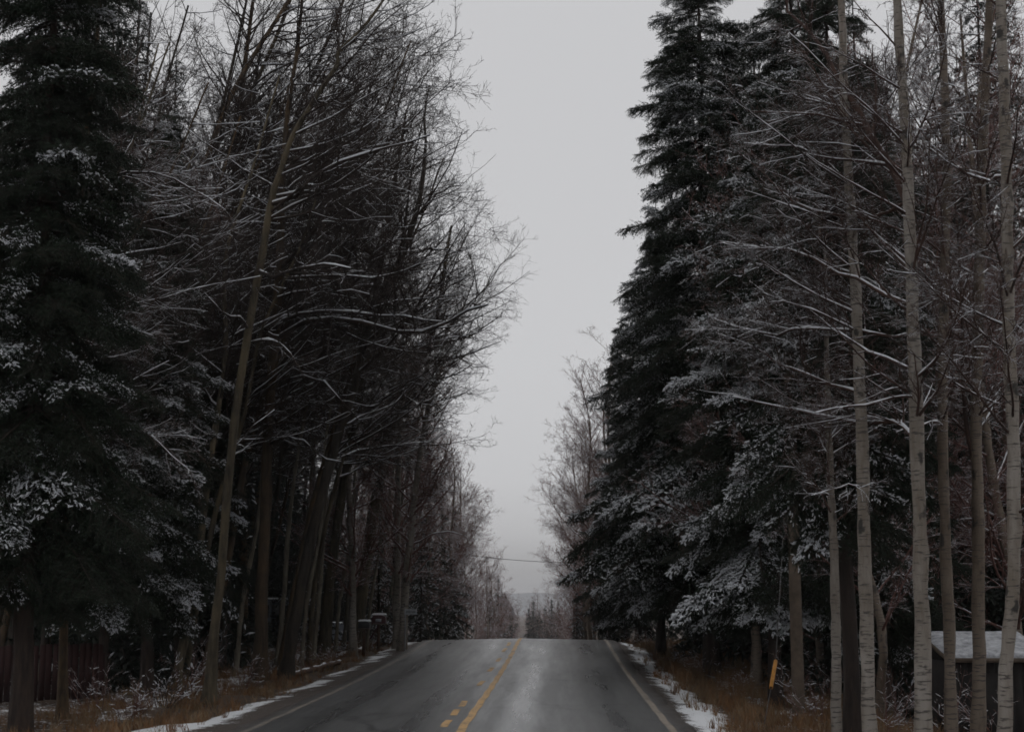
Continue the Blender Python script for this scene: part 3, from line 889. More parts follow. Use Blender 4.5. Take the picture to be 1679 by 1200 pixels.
def spruce(name, label, base, H, Rmax, z0, seed, snow=(.45, .3, .15, .1), group=None, dens=1.0, lean=(0, 0), r0=None, face=None):
    """hero spruce: trunk + every bough a part"""
    r = np.random.default_rng(seed)
    root = thing(name, label, 'tree', base, group)
    root.rotation_euler = (lean[0], lean[1], 0)
    z = np.linspace(-.15, H, 14)
    tr = (r0 or H*.0085 + .03)*(1 - z/H*.96) + .004
    tr[0] *= 1.3
    a = Acc(); a.tube(np.stack([.04*np.sin(z*.9 + seed), .04*np.cos(z*1.1), z], -1), tr, 9)
    a.build('trunk', [M['spruce_bark']], root)
    for zz, az, ln, pit in spruce_layout(H, Rmax, z0, r, dens):
        p = np.array(snow, float)
        # boughs on the open, road-facing side carry more of the snow
        if face is not None and math.cos(az - face) < -.2: p = p*np.array([3, 1, .4, .2])
        lvl = r.choice(4, p=p/p.sum())
        big = int(ln > 1.75)
        o = link('bough', BOUGH[lvl, big][r.integers(3)], root, (0, 0, zz))
        sc = ln/((2.9 if big else 1.5)*.88)
        o.rotation_euler = (r.normal()*.12, -pit, az)
        o.scale = (sc, max(sc, .6)*r.uniform(.85, 1.15), max(sc, .6))
    TREES.append((base[0], base[1], root))
    return root

def far_spruce(name, label, H, Rmax, z0, seed, snow=.5, needle='needle_far', dens=.9):
    """spruce whose boughs are too small in the picture to pick apart: trunk + one crown mesh"""
    r = np.random.default_rng(seed)
    root = thing(name, label, 'tree', (0, -60, -50))
    z = np.linspace(-.15, H, 8)
    a = Acc(); a.tube(np.stack([0*z, 0*z, z], -1), (H*.0085 + .03)*(1 - z/H*.96) + .004, 7); a.build('trunk', [M['spruce_bark']], root)
    protos = [bough_mesh('b', 300 + seed*7 + k, s_, seg=.22, nl=.12, needles=3, subs=2, mat=needle, nside=7, wid=.03, twigs=False)[0] for k, s_ in enumerate((0, snow, 1.0 if snow > .3 else 0))]
    pd = [(np.concatenate(p.V), np.concatenate(p.Q), np.concatenate(p.T), np.concatenate(p.qm), np.concatenate(p.tm)) for p in protos]
    out = Acc()
    for zz, az, ln, pit in spruce_layout(H, Rmax, z0, r, dens):
        V, Q, T, qm, tm = pd[r.choice(3, p=(.5, .35, .15))]
        sc = ln/1.5
        m = np.array(Matrix.LocRotScale(Vector((0, 0, zz)), Matrix.Rotation(az, 3, 'Z').to_quaternion() @ Matrix.Rotation(-pit, 3, 'Y').to_quaternion(), Vector((sc, max(sc, .35), max(sc, .5)))))
        W = V @ m[:3, :3].T + m[:3, 3]
        out.V.append(W); out.Q.append(Q + out.n); out.T.append(T + out.n); out.qm.append(qm); out.tm.append(tm); out.n += len(W)
    me = mesh_from('crown', np.concatenate(out.V), np.concatenate(out.Q), np.concatenate(out.T), [M['spruce_bark'], M[needle], M['snow']], np.concatenate(out.qm), np.concatenate(out.tm), False)
    link('crown', me, root)
    return root

def gp(px, D, dz=0.0):
    """ground point under photo column px at distance D"""
    x = (px - 839.5)/F*D*math.cos(PITCH)
    for _ in range(3):
        z = float(ground(x, D))
        depth = D*math.cos(PITCH) + (z - CAMZ)*math.sin(PITCH)
        x = (px - 839.5)/F*depth
    return np.array([x, D, float(ground(x, D)) + dz])

# left
spruce('spruce_tree', 'broad dark spruce filling the lower left corner, snowy bough tips', gp(30, 28.5), 19.0, 3.0, 3.0, 1, (.68, .2, .08, .04), dens=1.5, face=-.6)
spruce('spruce_tree', 'pointed dark spruce between the leaning aspens and the left edge', gp(238, 38), 14.8, 2.2, 2.5, 2, (.6, .25, .1, .05), dens=1.5, face=-.6)
spruce('spruce_tree', 'shorter dark spruce squeezed between the two larger ones on the left', gp(165, 37), 11.5, 2.2, 2.6, 12, (.6, .25, .1, .05), dens=1.4, face=-.6)
spruce('spruce_tree', 'narrow dark spruce right behind the leaning pale aspen on the left', gp(312, 44), 12.5, 1.9, 2.8, 13, (.65, .25, .08, .02), dens=1.3, face=-.6)
# right
spruce('spruce_tree', 'tallest spruce on the right, its jagged outline against the open sky', gp(1168, 48), 24.8, 4.6, 3.2, 3, (.5, .3, .14, .06), dens=1.5, face=3.6)
spruce('spruce_tree', 'spruce behind the two front birches, drooping boughs loaded with snow', gp(1275, 36), 15.5, 3.0, 2.8, 4, (.35, .25, .22, .18), dens=1.4, face=3.7)
spruce('spruce_tree', 'spruce close to the road edge on the right, snowy boughs hanging over the verge', gp(1085, 56), 17.0, 2.7, 2.6, 5, (.4, .28, .18, .14), dens=1.4, face=3.6)
spruce('spruce_tree', 'slender spruce nearest the crest on the right, among leafless twigs', gp(1025, 68), 14.5, 2.2, 1.2, 6, (.5, .3, .15, .05), dens=1.3, face=3.6)
spruce('spruce_tree', 'dark spruce trunk standing right behind the reddish torn birch', gp(1397, 26.5), 14.5, 2.4, 4.2, 7, (.65, .25, .08, .02), r0=.15, face=3.6)
spruce('spruce_tree', 'dark spruce filling the gap between the white birches on the right', gp(1452, 36), 16.0, 2.2, 2.0, 8, (.8, .15, .05, 0), dens=1.4, face=3.6)
spruce('spruce_tree', 'tall spruce at the top right behind the stoutest birch', gp(1330, 46), 25.0, 3.9, 3.0, 9, (.6, .25, .1, .05), dens=1.4, face=3.6)

PS = [far_spruce('spruce_tree', 'x', 13, 2.2, .6, 1), far_spruce('spruce_tree', 'x', 11, 2.0, .5, 2), far_spruce('spruce_tree', 'x', 15, 2.3, .8, 3, .3)]
PD = [far_spruce('spruce_tree', 'x', 14, 2.6, .3, 4, .06, dens=1.1), far_spruce('spruce_tree', 'x', 16, 2.8, .3, 5, .06, dens=1.1)]
PROTOS += PS + PD

# ------------------------------------------------------------------ the woods: copies
USED = set()
def place(p, pr, rz=0.0, sc=1.0, label='', group='', tilt=(0, 0)):
    o = dup(pr, p, rz, sc, label, group, tilt)
    TREES.append((p[0], p[1], o)); return o

def rnd(a, b): return float(rng.uniform(a, b))

# left: aspens behind the leaning front row
for px, D, k, sc, rz in [(300, 42, 0, 1.0, .2), (355, 50, 1, 1.05, -.3), (455, 46, 2, 1.0, .1), (505, 52, 0, 1.0, -.4), 
                        (480, 60, 1, 1.1, .6), (420, 62, 2, 1.05, -.6), (380, 66, 1, 1.1, .9)]:
    place(gp(px, D), PA[k], rz, sc, 'leafless aspen crowded behind the leaning front row on the left', 'aspens behind the left front row')
for px, D, k, sc, rz in [(452, 47, 0, 1.0, .2), (492, 50, 1, 1.0, -.2), (512, 54, 0, 1.05, .4), (548, 56, 1, .95, 0), (562, 60, 0, .95, .3), (600, 60, 1, .9, -.3), (615, 63, 0, .85, .1), (632, 62, 1, .8, .2), (385, 47, 1, 1.05, .1), (362, 52, 0, 1.1, -.2), (475, 58, 1, 1.1, .5), (528, 64, 0, 1.0, .0)]:
    place(gp(px, D), PB[k], rz, sc, 'x', 'slender pale trunks left of the road')
for px, D, k, sc, rz in [(110, 47, 2, 1.75, .3), (190, 50, 0, 1.8, -.2), (255, 48, 1, 1.7, .7), (290, 54, 2, 1.7, -.5), (350, 62, 0, 1.6, .2), (150, 58, 1, 1.9, 1.3), (375, 68, 2, 1.5, .1), (290, 60, 0, 1.85, 2.4),
                         (60, 40, 0, 1.0, .5), (150, 44, 2, 1.0, -.5), (20, 50, 1, 1.1, 1.0), (200, 52, 1, 1.1, .2), (110, 58, 2, 1.1, 2.0), (260, 60, 0, 1.1, -.8), (320, 74, 2, 1.2, .4), (-20, 36, 2, .95, .1), (175, 70, 0, 1.2, 1.4), (50, 72, 1, 1.2, .3),
          (-40, 31, 0, 1.0, .7), (70, 38, 1, 1.2, -.4), (180, 46, 2, 1.2, .5), (290, 46, 1, 1.15, -.2), (330, 55, 0, 1.2, .9), (230, 47, 0, 1.1, 2.6), (130, 50, 2, 1.15, 1.1), (15, 43, 1, 1.2, 3.4), (270, 66, 2, 1.3, 1.8), (90, 64, 0, 1.3, 4.0), (355, 60, 1, 1.25, .1), (120, 44, 0, 1.4, 1.5), (200, 44, 2, 1.3, .9), (60, 47, 1, 1.35, 2.2), (245, 52, 1, 1.35, .6), (150, 62, 1, 1.3, .3), (330, 44, 2, 1.25, .4), (385, 52, 0, 1.2, -.3), (285, 40, 0, 1.2, 1.2), (160, 42, 1, 1.35, -.6), (420, 58, 1, 1.2, .5), (215, 58, 2, 1.45, .0), (365, 48, 1, 1.25, 2.0)]:
    place(gp(px, D), PA[k], rz, sc, 'leafless aspen whose twigs mesh the sky above the left-hand spruces', 'aspens above the left spruces')
# left: reddish fine-twigged birches towards the crest and over it
for px, D, k, sc, rz in [(620, 74, 0, 1.15, 0), (655, 80, 1, 1.2, 1), (690, 82, 2, 1.2, 2), (715, 88, 0, 1.15, 3), (735, 80, 1, .85, 4), (745, 96, 2, 1.1, 5), (640, 92, 1, 1.3, 2.5), (590, 84, 2, 1.3, .7), (675, 104, 0, 1.3, 5.5), (705, 72, 2, .75, 1.9), (765, 112, 1, .95, 0.6), (665, 90, 0, 1.25, 3.9), (700, 94, 1, 1.25, .2), (725, 104, 2, 1.2, 4.6), (750, 104, 0, 1.05, 1.1), (720, 76, 1, .8, 2.7), (635, 82, 2, 1.25, 5.1)]:
    place(gp(px, D), PR[k], rz, sc, 'fine-twigged reddish birch in the thicket by the crest, left of the road', 'reddish birches left of the crest')
for px, D, k, sc, rz in [(795, 140, 0, .95, 1), (808, 152, 1, .95, 2), (818, 165, 2, 1.0, 3), (826, 185, 0, .95, 4), (834, 205, 1, .8, 5), (780, 150, 2, 1.0, 1.5), (842, 235, 2, .75, 2.2)]:
    place(gp(px, D), PR[k], rz, sc, 'small distant reddish tree beyond the crest, left of the road', 'distant trees left beyond the crest')
for px, D, k, sc in [(700, 74, 0, .75), (728, 78, 1, .62), (745, 86, 1, .75), (803, 150, 1, .8), (690, 66, 1, .5), (620, 62, 1, .55), (665, 78, 2, .7)]:
    place(gp(px, D), PS[k], rnd(0, 6), sc, 'small snow-flecked spruce in the shade under the left birches', 'small spruces under the left birches')
# left: dark wall of spruces deep in the woods
for i in range(34):
    D = 40 + 2.0*i + rnd(-3, 3); u = rnd(8.5, 13) if i % 2 else rnd(13, 26)
    x = float(xc(D)) - u
    place((x, D, float(ground(x, D))), PD[i % 2], rnd(0, 6), rnd(.7, 1.15)*(.8 if u < 11 else 1), 'dark spruce deep in the dim woods left of the road', 'spruces deep in the left woods')
for px, D, sc in [(20, 58, 1.25), (95, 66, 1.3), (165, 57, 1.15), (300, 64, 1.2), (345, 72, 1.2), (60, 78, 1.5), (215, 76, 1.4), (130, 48, 1.1), (95, 50, 1.75), (150, 53, 1.7), (75, 46, 1.45), (185, 54, 1.55), (110, 60, 1.7), (255, 62, 1.55), (10, 52, 1.6)]:
    place(gp(px, D), PD[int(px) % 2], rnd(0, 6), sc, 'dark spruce deep in the dim woods left of the road', 'spruces deep in the left woods')
# right: birches and twiggy trees by the spruces and over the crest
for px, D, k, sc, rz in [(985, 74, 0, 1.25, 0), (1005, 84, 1, 1.25, 1.2), (965, 86, 2, 1.05, 2.3), (975, 98, 0, 1.15, 3.1), (950, 100, 1, .9, 4), (1040, 78, 2, 1.35, 5), (990, 112, 1, 1.2, .6), (945, 120, 2, .95, 1), (1060, 92, 0, 1.5, 2.2), (970, 80, 1, 1.1, 5.5), (955, 92, 0, .95, .9), (985, 92, 2, 1.3, 4.2), (940, 108, 1, .85, 2.9), (960, 112, 0, 1.05, 1.7)]:
    place(gp(px, D), PR[k], rz, sc, 'fine-twigged reddish birch by the crest, right of the road', 'reddish birches right of the crest')
for px, D, k, sc, rz in [(925, 150, 0, .62, 1), (915, 175, 1, .6, 2), (905, 215, 2, .72, 3), (893, 340, 0, .8, 4), (882, 380, 1, .85, 5), (935, 190, 1, .9, 4.4), (872, 400, 2, .8, 1.2), (898, 330, 1, .8, .3), (912, 280, 0, .75, 5.2)]:
    place(gp(px, D), PR[k], rz, sc, 'small hazy tree in the gap far beyond the crest, right of the road', 'hazy trees right beyond the crest')
for px, D, sc in [(866, 430, .75), (874, 460, .9), (884, 420, .85), (893, 400, .8), (903, 380, .9), (914, 360, .85), (880, 520, 1.1), (898, 500, 1.2), (870, 560, 1.0), (924, 300, .8), (910, 440, 1.15)]:
    place(gp(px, D), PR[int(px) % 3], rnd(0, 6), sc*(.9 if px % 2 else 1.1), 'x', 'hazy trees right beyond the crest')
for px, D, sc in [(838, 340, .75), (828, 300, .8), (815, 240, .75), (800, 190, .75), (785, 160, .8), (845, 420, .8), (832, 440, .9), (820, 380, .95), (849, 520, .9)]:
    place(gp(px, D), PR[int(px) % 3], rnd(0, 6), sc*1.1, 'x', 'distant trees left beyond the crest')
for px, D, sc in [(840, 215, .66), (828, 200, .75), (817, 185, .75), (867, 250, .58), (875, 270, .66), (884, 245, .62), (894, 255, .68), (905, 235, .66), (916, 215, .7)]:
    place(gp(px, D), PD[int(px) % 2], rnd(0, 6), sc, 'x', 'hazy trees right beyond the crest' if px > 855 else 'distant trees left beyond the crest')
for px, D, k, sc in [(946, 84, 1, .30), (960, 92, 0, .42), (1000, 72, 1, .5), (1050, 66, 0, .7)]:
    place(gp(px, D), PS[k], rnd(0, 6), sc, 'young snowy spruce at the right verge near the crest', 'young spruces at the right verge')
for i in range(34):
    D = 36 + 2.0*i + rnd(-3, 3); u = rnd(9, 14) if i % 2 else rnd(14, 28)
    x = float(xc(D)) + u
    if D < 46 and x/D > .25: continue
    place((x, D, float(ground(x, D))), PD[i % 2], rnd(0, 6), rnd(.8, 1.3), 'dark spruce deep in the dim woods right of the road', 'spruces deep in the right woods')
for px, D, sc in [(1262, 56, 1.75), (1300, 60, 1.8), (1440, 44, 1.5), (1520, 52, 1.45), (1590, 46, 1.25), (1660, 45, 1.6), (1700, 52, 1.8), (1400, 56, 1.7), (1480, 62, 1.7)]:
    place(gp(px, D), PD[int(px/10) % 2], rnd(0, 6), sc, 'dark spruce deep in the dim woods right of the road', 'spruces deep in the right woods')
for px, D, k, sc, rz in [(1240, 44, 0, 1.0, 2.8), (1440, 34, 1, .9, 3.4), (1530, 38, 2, .9, 3.0), (1600, 47, 0, 1.1, 2.9), (1640, 48, 1, 1.1, 3.6), (1500, 48, 2, 1.1, 2.5), (1610, 50, 0, 1.1, 1.5), (1345, 40, 2, .9, 3.0), (1520, 40, 0, 1.2, 2.2), (1675, 38, 2, 1.2, 3.3), (1570, 46, 1, 1.3, .4), (1680, 44, 0, 1.3, 1.0)]:
    place(gp(px, D), PR[(k + 1) % 3], rz, sc*1.25, 'thin reddish birch crowded behind the white birches on the right', 'birches behind the right front row')
for pr in PROTOS:
    for ch in list(pr.children): bpy.data.objects.remove(ch)
    bpy.data.objects.remove(pr)

# ------------------------------------------------------------------ shrubs and dry grass along the verges
def shrub(seed, H, n, mat='branch_red', snow=.6):
    r = np.random.default_rng(seed)
    root = thing('shrub', 'x', 'shrub', (0, -60, -50))
    p0 = r.normal(size=(n, 3))*np.array([.12, .12, 0]); p0[:, 2] = -.05
    d0 = nrm(np.stack([r.normal(size=n)*.45, r.normal(size=n)*.45, np.ones(n)], -1))
    l = H*r.uniform(.6, 1.1, n)
    P = integrate(p0, d0, l, 7, .02, .09, r)
    R = .011*(1 - .7*np.linspace(0, 1, 7))[None]*r.uniform(.7, 1.2, (n, 1))
    P2, R2, L2 = sprout(P, R, l, 7, .2, 1, (25, 60), .38, 5, .03, .15, r, .6, .008, rmin=.0045)
    P3, R3, L3 = sprout(P2, R2, L2, 4, .2, 1, (25, 60), .45, 3, .0, .15, r, .7, .005, rmin=.0035)
    a = Acc(); a.quads(*tubes(P, R, 4)); a.quads(*tubes(P2, R2, 3)); a.quads(*tubes(P3, R3, 3))
    a.build('branches', [M[mat]], root)
    b = Acc()
    for q, w_, pb in ((P, R, .5), (P2, R2, snow), (P3, R3, snow*.7)):
        sp, sr = snow_on(q, w_, r, pb*.55, .9, .005)
        if len(sp): b.quads(*tubes(sp, sr, 4))
    b.build('snow_cover', [M['snow']], root)['kind'] = 'stuff'
    return root
SH = [shrub(61, 1.3, 9), shrub(62, 1.0, 12, 'branch_dark', .8), shrub(63, 1.8, 8), shrub(64, .8, 12, 'branch_red', .9)]
for px, D, k, sc in [(560, 56, 1, .9), (600, 60, 3, 1.0), (625, 61, 1, .8), (640, 62, 0, .8), (540, 52, 3, .9), (500, 48, 0, .9), (440, 44, 1, .8), (400, 40, 0, .9), (305, 36, 0, 1.0), (270, 34, 1, 1.0),
                     (215, 32, 3, 1.1), (590, 66, 2, .9), (520, 60, 2, .9), (470, 56, 2, .9), (350, 46, 2, 1.0), (250, 42, 2, 1.0), (150, 33, 0, 1.0), (680, 68, 0, .7), (700, 74, 2, .6), (640, 72, 2, .8)]:
    dup(SH[k], gp(px, D), rnd(0, 6), sc, 'low leafless shrub dusted with snow at the edge of the left woods', 'shrubs along the left woods')
for px, D, k, sc in [(1110, 52, 1, .7), (1150, 46, 0, .8), (1210, 42, 3, .8), (1300, 34, 2, .8), (1330, 31, 0, .9), (1180, 54, 2, .8), (1060, 62, 0, .7), (1030, 66, 3, .9), (1450, 29, 2, .7),
                     (1575, 29, 2, .75), (1625, 28.5, 0, 1.0), (1480, 34, 2, .9), (1350, 38, 2, 1.0), (1000, 70, 1, .8)]:
    dup(SH[k], gp(px, D), rnd(0, 6), sc, 'low leafless shrub dusted with snow among the grass of the right verge', 'shrubs along the right verge')
PROTOS2 = SH

M['grass'] = plain('dry_grass', (0.175, 0.088, 0.036), 0.85, 0.5, 1.2)
M['grass_pale'] = plain('pale_dry_grass', (0.20, 0.135, 0.075), 0.85, 0.4, 1.2)
def grass(name, label, tufts, mats, hgt, seed):
    r = np.random.default_rng(seed)
    a = Acc()
    for (x, y, sc, nb, m) in tufts:
        z = float(ground(x, y)) - .02
        n = nb
        p = np.stack([x + r.normal(size=n)*.07*sc, y + r.normal(size=n)*.07*sc, np.full(n, z)], -1)
        d = nrm(np.stack([r.normal(size=n)*.32, r.normal(size=n)*.32, np.ones(n)], -1))
        h = hgt*sc*r.uniform(.45, 1.15, n)[:, None]
        bend = np.stack([r.normal(size=n), r.normal(size=n), -np.abs(r.normal(size=n))*.5], -1)*.22*h
        q1 = p + d*h*.6; q2 = p + d*h + bend
        sd = nrm(np.stack([r.normal(size=n), r.normal(size=n), np.zeros(n)], -1))*.006
        V = np.stack([p - sd, p + sd, q1 - sd*.8, q1 + sd*.8, q2], 1).reshape(-1, 3)
        b0 = np.arange(n)[:, None]*5
        T = np.concatenate([b0 + np.array([0, 1, 3]), b0 + np.array([0, 3, 2]), b0 + np.array([2, 3, 4])])
        a.tris(V, T, m)
    return tag(a.build(name, mats, smooth=False), label, 'grass', None, 'stuff')
def verge_tufts(side, u0, u1, n, r):
    out = []
    while len(out) < n:
        y = 20 + 48*r.random()**1.15; u = u0 + (u1 - u0)*r.random()
        x = float(xc(y)) + side*u
        dens = .5 + .5*math.sin(x*2.1 + 1.3*y)*math.cos(.8*y - x)
        edge = min(1, (u - u0)/.8)
        if r.random() > dens*.8 + .2: continue
        if r.random() > .25 + .75*edge: continue
        out.append((x, y, r.uniform(.5, 1.15)*(.55 + .45*edge), int(r.integers(9, 20)), int(r.random() < .45)))
    return out
rg = np.random.default_rng(5)
grass('grass', 'orange-brown dry grass covering the right verge', verge_tufts(1, 4.3, 9.0, 2000, rg), [M['grass'], M['grass_pale']], .5, 1)
grass('grass', 'brown dry grass along the left verge in front of the trunks', verge_tufts(-1, 4.9, 9.0, 1500, rg), [M['grass'], M['grass_pale']], .38, 2)

# ------------------------------------------------------------------ built things along the road
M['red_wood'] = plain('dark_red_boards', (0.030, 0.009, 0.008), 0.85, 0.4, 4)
M['grey_wood'] = plain('weathered_wood', (0.10, 0.075, 0.055), 0.9, 0.4, 5)
M['brown_post'] = plain('brown_post_wood', (0.075, 0.04, 0.024), 0.85, 0.4, 5)
M['metal'] = plain('galvanised_metal', (0.32, 0.33, 0.34), 0.5, 0.15, 8, 0.6)
M['sign'] = plain('faded_sign_face', (0.36, 0.39, 0.42), 0.6, 0.15, 10)
M['sign_mark'] = plain('faded_sign_letters', (0.14, 0.15, 0.16), 0.6, 0.2, 10)
M['box_red'] = plain('dark_red_sheet_metal', (0.06, 0.012, 0.016), 0.5, 0.3, 6)
M['box_dark'] = plain('dark_sheet_metal', (0.02, 0.022, 0.026), 0.5, 0.3, 6)
M['van'] = plain('pale_blue_grey_paint', (0.34, 0.37, 0.44), 0.35, 0.1, 3)
M['glass'] = plain('dark_glass', (0.02, 0.024, 0.034), 0.12, 0.1, 3)
M['rubber'] = plain('black_rubber', (0.015, 0.015, 0.015), 0.8, 0.2, 6)
M['wall_dark'] = plain('dark_stained_boards', (0.014, 0.011, 0.010), 0.9, 0.5, 4)
M['yellow_plastic'] = plain('yellow_plastic_sleeve', (0.40, 0.17, 0.014), 0.6, 0.25, 9)
M['cable'] = plain('black_cable', (0.03, 0.028, 0.028), 0.6, 0.1, 5)

def part(name, mat, parent, c, size, rot=None, bev=0.0):
    a = Acc(); a.box(c, size, rot); o = a.build(name, [mat], parent, smooth=False)
    if bev:
        m = o.modifiers.new('edge', 'BEVEL'); m.width = bev; m.segments = 2
    return o

def snow_slab(parent, c, size, seed, name='snow_cap'):
    """a soft lumpy layer of snow on a flat top"""
    r = np.random.default_rng(seed)
    nx, ny = 14, 9
    gx, gy = np.meshgrid(np.linspace(-1, 1, nx), np.linspace(-1, 1, ny))
    prof = np.clip((1 - gx**8)*(1 - gy**8), 0, 1)**.4
    top = size[2]*prof*(.75 + .25*r.random(gx.shape)) + .002
    V = np.concatenate([np.stack([gx*size[0]/2, gy*size[1]/2, top], -1).reshape(-1, 3), np.stack([gx*size[0]/2, gy*size[1]/2, 0*top], -1).reshape(-1, 3)]) + np.array(c)
    i = np.arange(nx*ny).reshape(ny, nx)
    Q = np.stack([i[:-1, :-1], i[:-1, 1:], i[1:, 1:], i[1:, :-1]], -1).reshape(-1, 4)
    rim = np.concatenate([i[0], i[1:, -1], i[-1, -2::-1], i[-2:0:-1, 0]])
    rn = np.roll(rim, -1); o_ = nx*ny
    S = np.stack([rim + o_, rn + o_, rn, rim], -1)
    return link(name, mesh_from(name, V, np.concatenate([Q, S]), None, [M['snow']]), parent)

# dark red plank fence, lower left
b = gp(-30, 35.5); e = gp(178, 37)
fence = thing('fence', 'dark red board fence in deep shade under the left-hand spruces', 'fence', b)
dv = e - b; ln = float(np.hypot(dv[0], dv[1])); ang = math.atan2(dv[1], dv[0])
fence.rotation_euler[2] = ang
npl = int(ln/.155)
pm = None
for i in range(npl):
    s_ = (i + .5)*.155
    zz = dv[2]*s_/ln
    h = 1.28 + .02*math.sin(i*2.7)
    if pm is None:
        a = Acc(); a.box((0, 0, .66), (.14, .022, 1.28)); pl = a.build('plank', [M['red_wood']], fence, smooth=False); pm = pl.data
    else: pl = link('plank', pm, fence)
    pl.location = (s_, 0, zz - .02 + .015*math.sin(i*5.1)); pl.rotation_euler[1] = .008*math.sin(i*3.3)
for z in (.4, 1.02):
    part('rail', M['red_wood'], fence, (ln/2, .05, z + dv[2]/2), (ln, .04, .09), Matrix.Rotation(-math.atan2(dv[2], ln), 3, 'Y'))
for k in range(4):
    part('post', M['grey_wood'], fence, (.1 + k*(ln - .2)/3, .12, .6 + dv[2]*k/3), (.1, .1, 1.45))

# low timber rail with snow on its top, left verge
def timber_rail(p0, p1, label, h=.16):
    b, e = on_ground(*p0), on_ground(*p1)
    d = e - b; L = float(np.linalg.norm(d[:2])); t = thing('timber_rail', label, 'rail', b, rz=math.atan2(d[1], d[0]))
    sl = math.atan2(d[2], L); R_ = Matrix.Rotation(-sl, 3, 'Y')
    rr_ = np.random.default_rng(int(L*10)); kk = 16; xs = np.linspace(0, L, kk)
    LP_ = np.stack([xs, rr_.normal(size=kk)*.012, d[2]*xs/L + h*.55 + rr_.normal(size=kk)*.01], -1)
    a = Acc(); a.tube(LP_, .075*(1 + .1*rr_.normal(size=kk)), 10); a.build('log', [M['brown_post']], t)
    a = Acc(); a.tube(LP_ + np.array([0, 0, .062]), np.clip(.036*(1 + .5*rr_.normal(size=kk)), .012, .08), 8); a.build('snow_cap', [M['snow']], t)
    n = max(2, int(L/2.5))
    for k in range(n + 1):
        part('post', M['brown_post'], t, (L*k/n*.96 + .1, .13, d[2]*k/n + .02), (.1, .08, h + .1))
    return t
timber_rail((476, 1112), (556, 1090), 'low brown timber rail topped with a line of snow, nearer piece')
timber_rail((556, 1079), (592, 1068), 'short low timber rail topped with snow beside the mailbox post')

# two snow-capped boxes on posts
def mailbox(px, py_top, D, wpx, hpx, label, mat, seed, tall, plate=False, strut=False):
    b = gp(px, D); top = unproj(px, py_top, D)[2]; s_ = D/F
    W, Hh = wpx*s_, hpx*s_
    t = thing('mailbox', label, 'mailbox', b)
    zt = top - b[2]
    # arched box
    a = Acc(); n = 9; an = np.linspace(0, math.pi, n)
    prof = np.concatenate([[[-W/2, 0]], np.stack([-np.cos(an)*W/2, Hh*.6 + np.sin(an)*Hh*.4], -1), [[W/2, 0]]])
    m_ = len(prof)
    V = np.concatenate([np.stack([prof[:, 0], np.full(m_, y), prof[:, 1] + zt - Hh], -1) for y in (-.28, .28)])
    i = np.arange(m_); j = (i + 1) % m_
    Q = np.stack([i, j, j + m_, i + m_], -1)
    a.quads(V, Q)
    cen = len(V)
    for off, fl in ((0, 1), (m_, 0)):
        c_ = V[off:off + m_].mean(0)
        VV = np.concatenate([V[off:off + m_], [c_]])
        T = np.stack([i, j, np.full(m_, m_)], -1)
        a.tris(VV, T if fl else T[:, ::-1])
    body = a.build('box', [mat], t, smooth=False)
    part('door', mat, t, (0, -.292, zt - Hh*.55), (W*.86, .015, Hh*.7), None, .01)
    if plate: part('number_plate', M['sign'], t, (0, -.305, zt - Hh*.62), (W*.42, .008, Hh*.34))
    part('floor_board', M['grey_wood'], t, (0, 0, zt - Hh - .02), (W*1.1, .62, .035))
    part('post', M['brown_post'], t, (-.02, .0, (zt - Hh - .04)/2 - .08), (.11, .11, zt - Hh + .08))
    if strut:
        part('brace', M['box_red'], t, (-.16, -.05, zt - Hh - .3), (.05, .05, .62), Matrix.Rotation(math.radians(-32), 3, 'Y').inverted() if False else Matrix.Rotation(math.radians(32), 3, 'Y'))
    snow_slab(t, (0, 0, zt - .01), (W*1.1, .6, .075), seed)
    return t
mailbox(621, 1007.5, 57.5, 22, 14, 'dark red mailbox with white snow cap and pale plate on a post', M['box_red'], 4, 1.1, True, True)
mailbox(597, 1018, 56, 18, 11, 'smaller dark mailbox with snow cap on a brown post, nearer one', M['box_dark'], 5, 1.0)

# street sign by the two birches
b = gp(664, 55)
zt = unproj(672, 998, 55)[2] - b[2]
sg = thing('street_sign', 'grey street sign plate with faded lettering beside the leaning birch', 'sign', b)
a = Acc(); a.tube(np.array([[0, 0, -.1], [0, 0, zt*.5], [0, 0, zt + .02]]), np.full(3, .025), 8); a.build('post', [M['metal']], sg)
part('plate', M['sign'], sg, (.19, -.035, zt - .10), (.44, .012, .19), None, .004)
for k, (x0, wd) in enumerate(((.03, .05), (.09, .035), (.135, .05), (.20, .03), (.25, .05), (.315, .04))):
    part('letter', M['sign_mark'], sg, (x0 + wd/2, -.043, zt - .10), (wd*.8, .003, .075))

# parked van half hidden behind the left trunks
b = gp(470, 64)
van = thing('parked_van', 'snow-dusted pale blue-grey van parked behind the trunks on the left', 'van', b)
van.rotation_euler[2] = .25
prof = [(-2.3, .35), (2.2, .35), (2.3, .95), (1.55, 1.1), (1.05, 1.85), (.8, 1.95), (-2.15, 1.98), (-2.3, 1.8)]
n = len(prof)
V = np.array([[x, y, z] for y, k in ((-.92, .0), (.92, .0)) for x, z in prof])
i = np.arange(n); j = (i + 1) % n
a = Acc(); a.quads(V, np.stack([i, i + n, j + n, j], -1))
cc = np.array([[0, -.92, 1.0], [0, .92, 1.0]])
a.tris(np.concatenate([V[:n], cc[:1]]), np.stack([i, j, np.full(n, n)], -1)); a.tris(np.concatenate([V[n:], cc[1:]]), np.stack([j, i, np.full(n, n)], -1))
a.build('body', [M['van']], van, smooth=False)
for x0, x1 in ((-1.95, -.85), (-.75, .1), (.2, .95)):
    part('window', M['glass'], van, ((x0 + x1)/2, -.925, 1.5), (x1 - x0, .02, .5), None, .01)
part('windscreen', M['glass'], van, (1.34, 0, 1.47), (.02, 1.5, .62), Matrix.Rotation(math.radians(-33), 3, 'Y'))
